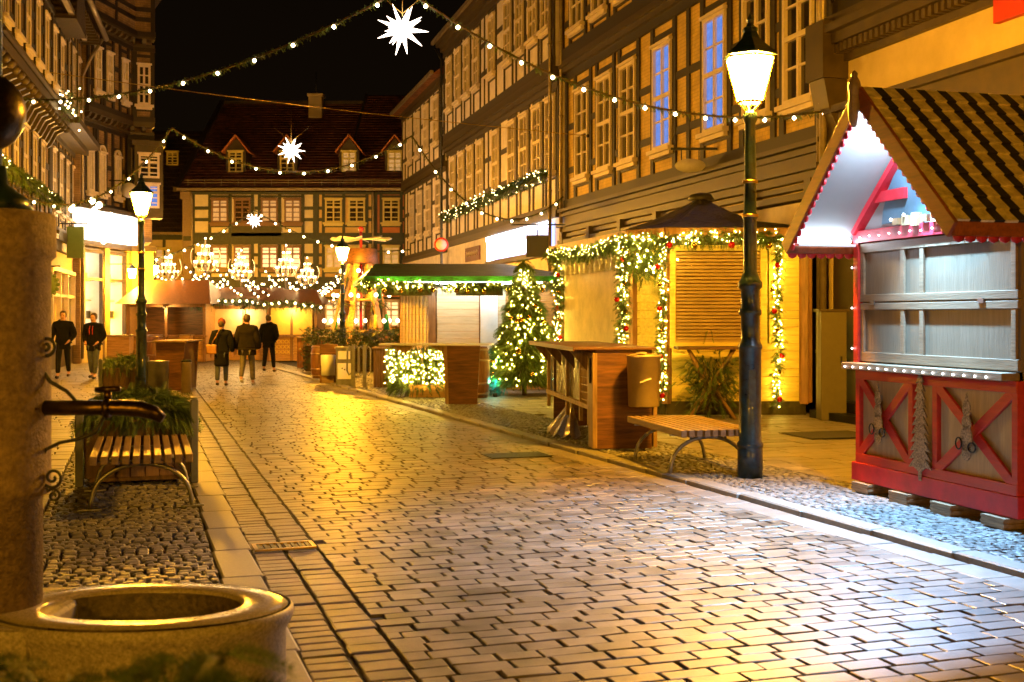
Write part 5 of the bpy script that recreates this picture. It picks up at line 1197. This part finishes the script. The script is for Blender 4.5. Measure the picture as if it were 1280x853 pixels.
# wooden Christmas pyramid
PY = thing('christmas_pyramid','tall wooden christmas pyramid with rotor, slanted beams and candle lamps','pyramid',(-5.35,42.5,0))
for k in range(6):
    a = 2*PI*k/6+.3; c = MB(); c.bar((1.35*math.cos(a),1.35*math.sin(a),0),(.40*math.cos(a),.40*math.sin(a),3.7),.2,.1); c.build('beam', M['marketw'], PY)
c = MB(); c.lathe([(.60,3.62),(.62,3.66),(.56,4.12),(.5,4.16)],24); c.build('drum', M['ply'], PY)
for z,r_ in ((1.2,1.1),(2.3,.72)): 
    c = MB(); c.lathe([(r_,0),(r_,.08)],24,(0,0,z)); c.build('tier', M['marketw'], PY)
c = MB(); c.tube([(0,0,0),(0,0,4.75)],.05); c.ball((0,0,4.85),.1); c.build('shaft', M['red'], PY)
for k in range(8):
    a = 2*PI*k/8; c = MB(); q = Matrix.Translation((0,0,4.5)) @ Matrix.Rotation(a,4,'Z') @ Matrix.Rotation(.35,4,'X'); c.add([(.1,-.05,0),(1.0,-.17,0),(1.1,0,0),(1.0,.17,0),(.1,.05,0)],[(0,1,2,3,4)],q); b = c.build('rotor_blade', M['white'], PY); b.modifiers.new('t','SOLIDIFY').thickness = .02
for z,r_,nb in ((1.65,1.3,8),(2.55,1.0,7),(3.4,.7,4)):
    for k in range(nb): a = 2*PI*k/nb; put('candle_bulb', bulbmesh(.075,'chand'), PY, (r_*math.cos(a),r_*math.sin(a),z-.05))
for z,r_ in ((1.28,.9),(2.28,.65)):
    for k in range(6):
        a = 2*PI*k/6+.2; c = MB(); x,y = r_*math.cos(a),r_*math.sin(a); c.lathe([(.11,0),(.07,.3),(.09,.34),(.06,.42),(.07,.5),(.001,.58)],10,(x,y,z)); c.build('figurine', M['kboard'] if k%3 else M['ggreen'], PY)
n = 500; a = rng.uniform(0,2*PI,n); z = rng.choice([1.2,2.2,3.1],n)+rng.normal(0,.07,n); rr = 1.55-z*.3; fir('fir_trim',np.c_[rr*np.cos(a),rr*np.sin(a),z],rng.normal(size=(n,3)),.18,M['fir'],PY)

# window boxes with lit fir
def winbox(label, pts, nl, sl=.2, rad=.15, dens=170, lm='fairy'):
    o = thing('window_box_garland',label,'garland',(0,0,0),0,'lit window box garlands'); P = path(pts,.05)
    c = MB(); c.tube([tuple(Vector(p)+Vector((.0,0,-.1))) for p in pts],.07,6); c.build('trough', M['olive'], o); garland(o, pts, rad, dens, nl, r_l=.018, m=lm, sl=sl, name='fir_branches')
def mline(Y,z,off=.3): return (10.94-.263*Y-off,Y,z)
winbox('dark fir window box garland with white lights across the pale timbered house',[mline(51.8,6.05),mline(44,6.1),mline(36.6,6.15)],150,rad=.22,dens=160,lm='fairyfar')
def lline(Y,z,off=.35): return (-5.52-.24*Y+off,Y,z)
winbox('fir garland under the first floor windows of the dark left house',[lline(27,5.35),lline(37.5,5.35)],40,lm='fairyfar')
o = thing('light_garland','cluster of bright round bulbs over the shop entrance on the left','garland',lline(38.5,5.2,.6)); n = 60; fir('fir_branches',rng.normal(size=(n,3))*[.5,.6,.12],rng.normal(size=(n,3)),.2,M['fir'],o); 
lights(o,[(random.uniform(-.2,.9),.3*k,.25-.09*k+random.uniform(-.08,.08)) for k in range(12)],.11,'bulb',name='bulb')
o = thing('window_box_garland','bunch of white lit fir on the upper left balcony','garland',lline(35.6,8.1,.9),0,'lit window box garlands'); n = 120; fir('fir_branches',rng.normal(size=(n,3))*[.2,.3,.25],rng.normal(size=(n,3)),.2,M['fir'],o); lights(o,rng.normal(size=(22,3))*[.2,.3,.3],.03,'bulbfar')

# ------------------------------------------------------------------ people
def skinmesh(name, V, E, Rr, mtl, parent, sub=2, root=0):
    me = bpy.data.meshes.new(name); me.from_pydata(V,E,[]); o = bpy.data.objects.new(name,me); COL.objects.link(o)
    o.modifiers.new('skin','SKIN'); o.modifiers.new('sub','SUBSURF').levels = sub
    sv = me.skin_vertices[0].data
    for i,r_ in enumerate(Rr):
        sv[i].radius = r_ if isinstance(r_,tuple) else (r_,r_)
    sv[root].use_root = True
    dg = bpy.context.evaluated_depsgraph_get(); dg.update(); ne = bpy.data.meshes.new_from_object(o.evaluated_get(dg)); ne.name = name
    bpy.data.objects.remove(o); bpy.data.meshes.remove(me); ne.materials.clear(); ne.materials.append(mtl)
    for p in ne.polygons: p.use_smooth = True
    return put(name, ne, parent)
def person(label, x, y, rz, ht, jm, tm, pose, hood=False, hat=False, coat=False, shoes='shoe', z=GZ, hairy=True, wide=1.18):
    """facing -y locally; pose: list of leg swing, arm shapes"""
    o = thing('person',label,'person',(x,y,z),rz); s = ht/1.78
    lf, rf, la, ra = pose      # foot forward offset(-y fwd, +lift) for left/right; hand positions
    def S_(p): return (p[0]*s,p[1]*s,p[2]*s)
    hip = (0,0,.94); V = [hip,(0,0,1.1),(0,-.01,1.3),(0,0,1.44),(0,0,1.53),(0,-.01,1.62),(0,-.01,1.71),(0,-.005,1.76),(0,-.115,1.64)]
    Rr = [(.15,.1),(.135,.095),(.16,.11),(.12,.08),(.055,.055),(.075,.088),(.08,.095),(.055,.06),(.012,.014)]
    E = [(0,1),(1,2),(2,3),(3,4),(4,5),(5,6),(6,7),(5,8)]
    def chain(pts, rr, start):
        k = start
        for p,r_ in zip(pts,rr): V.append(p); Rr.append(r_); E.append((k,len(V)-1)); k = len(V)-1
        return k
    legs = []
    for sx,ft in ((-1,lf),(1,rf)):
        kn = (sx*.1,ft[0]*.45-.03,.5+ft[1]*.3); an = (sx*.1,ft[0],.09+ft[1]); toe = (sx*.11,ft[0]-.15,.035+ft[1]*.6)
        legs.append((( sx*.095,0,.88),kn,an,toe)); chain(legs[-1],[.085,.055,.042,.035],0)
    arms = []
    for sx,h_ in ((-1,la),(1,ra)):
        sh = (sx*.19,0,1.42); arms.append((sh,h_[0],h_[1])); k = chain([sh,h_[0],h_[1]],[.055,.043,.03],3)
        hx_,hy,hz = h_[1]; dd = (Vector(h_[1])-Vector(h_[0])).normalized()
        pm = Vector(h_[1])+dd*.07; k = chain([tuple(pm)],[.032],k)
        for q,l in ((-.022,.075),(-.007,.088),(.008,.082),(.021,.065)):
            b = pm+Vector((0,q,0)); chain([tuple(b+dd*l*.5),tuple(b+dd*l+Vector((-sx*.015,0,0)))],[.009,.007],k)
        chain([tuple(Vector(h_[1])+dd*.03+Vector((0,-.035,0))),tuple(Vector(h_[1])+dd*.07+Vector((0,-.055,0)))],[.011,.009],k-0)
    skinmesh('body',[S_(p) for p in V],E,[tuple(q*s for q in r_) if isinstance(r_,tuple) else r_*s for r_ in Rr],M['skin'],o)
    # jacket
    V2 = [(0,0,1.1),(0,0,1.3),(0,0,1.43),(0,.0,1.5)]; R2 = [(.18*wide,.14),(.19*wide,.15),(.15,.12),(.085,.085)]; E2 = [(0,1),(1,2),(2,3)]
    low = [(0,0,.97),(0,0,.86),(0,0,.78 if not coat else .60),(0,0,.76 if not coat else .52)]
    k = 0
    for p,r_ in zip(low,[(.175*wide,.14),(.18*wide,.145),(.185*wide if not coat else .215,.145 if not coat else .17),(.185*wide if not coat else .22,.145 if not coat else .175)]): V2.append(p); R2.append(r_); E2.append((k,len(V2)-1)); k = len(V2)-1
    for a in arms:
        k = 2
        for p,r_ in zip((a[0],a[1],tuple(Vector(a[1]).lerp(Vector(a[2]),.93))),(.112,.092,.064)): V2.append(p); R2.append(r_); E2.append((k,len(V2)-1)); k = len(V2)-1
    if hood: V2 += [(0,.085,1.53)]; R2 += [(.11,.07)]; E2 += [(3,len(V2)-1)]
    skinmesh('jacket' if not coat else 'coat',[S_(p) for p in V2],E2,[tuple(q*s for q in r_) if isinstance(r_,tuple) else r_*s for r_ in R2],jm,o)
    V3 = [(0,0,.9)]; R3 = [(.13,.10)]; E3 = []
    for lg in legs:
        k = 0
        for p,r_ in zip((lg[0],lg[1],(lg[2][0],lg[2][1],lg[2][2]+.03)),(.105,.078,.062)): V3.append(p); R3.append(r_); E3.append((k,len(V3)-1)); k = len(V3)-1
    skinmesh('trousers',[S_(p) for p in V3],E3,[tuple(q*s for q in r_) if isinstance(r_,tuple) else r_*s for r_ in R3],tm,o)
    for lg in legs:
        an, toe = lg[2], lg[3]; skinmesh('shoe',[S_((an[0],an[1]+.04,an[2]-.04)),S_((an[0],an[1]-.04,max(.04,an[2]-.045))),S_((toe[0],toe[1]-.02,toe[2]+.005))],[(0,1),(1,2)],[.05*s,.05*s,.042*s],M[shoes],o,1)
    c = MB()
    if hat: c.lathe([(.098,1.68),(.104,1.71),(.10,1.76),(.08,1.81),(.04,1.835),(.03,1.85),(.001,1.86)],16,(0,.005,0)); c.v = [S_(p) for p in c.v]; c.build('knit_hat', M['hat'], o)
    c = MB(); c.lathe([(.05,1.6),(.084,1.64),(.092,1.7),(.084,1.76),(.05,1.795),(.001,1.805)],16,(0,.022,0),ey=1.02); c.v = [S_(p) for p in c.v]; c.build('hair', M['hair'], o)
    c = MB()
    for sx in (-1,1): c.ball((sx*.032,-.098,1.67),.011,6)
    c.bar((-.028,-.102,1.595),(.028,-.102,1.595),.01,.01); c.v = [S_(p) for p in c.v]; c.build('eyes_and_mouth', M['hair'], o)
    return o
GXp = lambda px,d: (px-640)/1500*d
hang = lambda sx,f=0: ((sx*.27,.03+f*.3,1.14),(sx*.29,-.03+f,.90))
pock = lambda sx: ((sx*.275,.07,1.15),(sx*.17,-.13,.99))
person('man in dark jacket with bent elbow walking nearest the far left shop window', GXp(79,33.5),33.5,R(8),1.86,M['cloth'],M['dtrous'],((-.18,0),(.2,.04),((-.30,.06,1.17),(-.33,-.05,.95)),pock(1)),hood=True)
p2 = person('man in black hooded jacket with red drawcords and blue jeans walking', GXp(117,33.2),33.2,R(-6),1.80,M['cloth'],M['jean'],((.12,.02),(-.14,0),pock(-1),pock(1)),hood=True)
c = MB(); 
for sx in (-1,1): c.tube([(sx*.04,-.13,1.46),(sx*.045,-.168,1.38),(sx*.045,-.172,1.22)],.009,6)
c.build('red_drawcord', M['redsign'], p2)
person('woman in long dark coat and red knit hat walking away', GXp(277,29.6),29.6,R(184),1.62,M['cloth'],M['jean'],((-.08,0),(.1,.02),hang(-1),hang(1)),hat=True,coat=True,hood=True)
person('man in bulky dark jacket and grey trousers walking away beside the woman', GXp(309,29.8),29.8,R(178),1.76,M['clothb'],M['trous'],((-.16,0),(.2,.1),hang(-1,-.05),hang(1,.05)),shoes='shoew',wide=1.38,hood=True)
person('lone walker in dark clothes further ahead near the yellow shuttered stall', GXp(336,37.0),37.0,R(172),1.76,M['cloth'],M['dtrous'],((-.18,0),(.18,.05),pock(-1),hang(1)),hood=True)
o = thing('shoulder_bag','tan shoulder bag with strap worn by the woman in the red hat','bag',(GXp(268,29.5)-.06,29.45,.83)); c = MB(); c.box((0,0,.12),(.26,.1,.24)); c.build('bag_body', M['leather'], o, bevel=.03); c = MB(); c.tube([(.0,-.03,.22),(.1,-.05,.4),(.2,-.02,.6),(.27,.06,.66)],.012,6); c.build('strap', M['leather'], o)

# ------------------------------------------------------------------ world, camera, render settings
w = bpy.data.worlds.new('World'); S.world = w; w.use_nodes = True; nt = w.node_tree; bg = nt.nodes['Background']
tc = nt.nodes.new('ShaderNodeTexCoord'); sx = nt.nodes.new('ShaderNodeSeparateXYZ'); rp = nt.nodes.new('ShaderNodeValToRGB')
nt.links.new(tc.outputs['Generated'], sx.inputs[0]); nt.links.new(sx.outputs[2], rp.inputs[0]); nt.links.new(rp.outputs[0], bg.inputs[0])
rp.color_ramp.elements[0].color = (.0040,.0022,.0008,1); rp.color_ramp.elements[1].color = (.0009,.0006,.0004,1); rp.color_ramp.elements[1].position = .5
bg.inputs[1].default_value = 1
cam = bpy.data.cameras.new('camera'); co = bpy.data.objects.new('camera', cam); COL.objects.link(co); S.camera = co
co.location = (0,0,H); co.rotation_euler = (PI/2,0,0); cam.sensor_width = 36; cam.lens = 1500/1280*36; cam.shift_y = -30.5/1280; cam.clip_end = 600; cam.clip_start = .05
cam.dof.use_dof = True; cam.dof.focus_distance = 15; cam.dof.aperture_fstop = 4.0
S.view_settings.view_transform = 'Standard'; S.view_settings.look = 'None'; S.view_settings.gamma = 1; S.view_settings.exposure = .55
S.cycles.use_denoising = True; S.cycles.max_bounces = 5; S.cycles.diffuse_bounces = 3; S.cycles.glossy_bounces = 3; S.cycles.sample_clamp_indirect = 2.5; S.cycles.sample_clamp_direct = 0
S.cycles.use_adaptive_sampling = True; S.cycles.adaptive_threshold = .02; S.cycles.use_light_tree = True; S.cycles.caustics_reflective = False; S.cycles.caustics_refractive = False
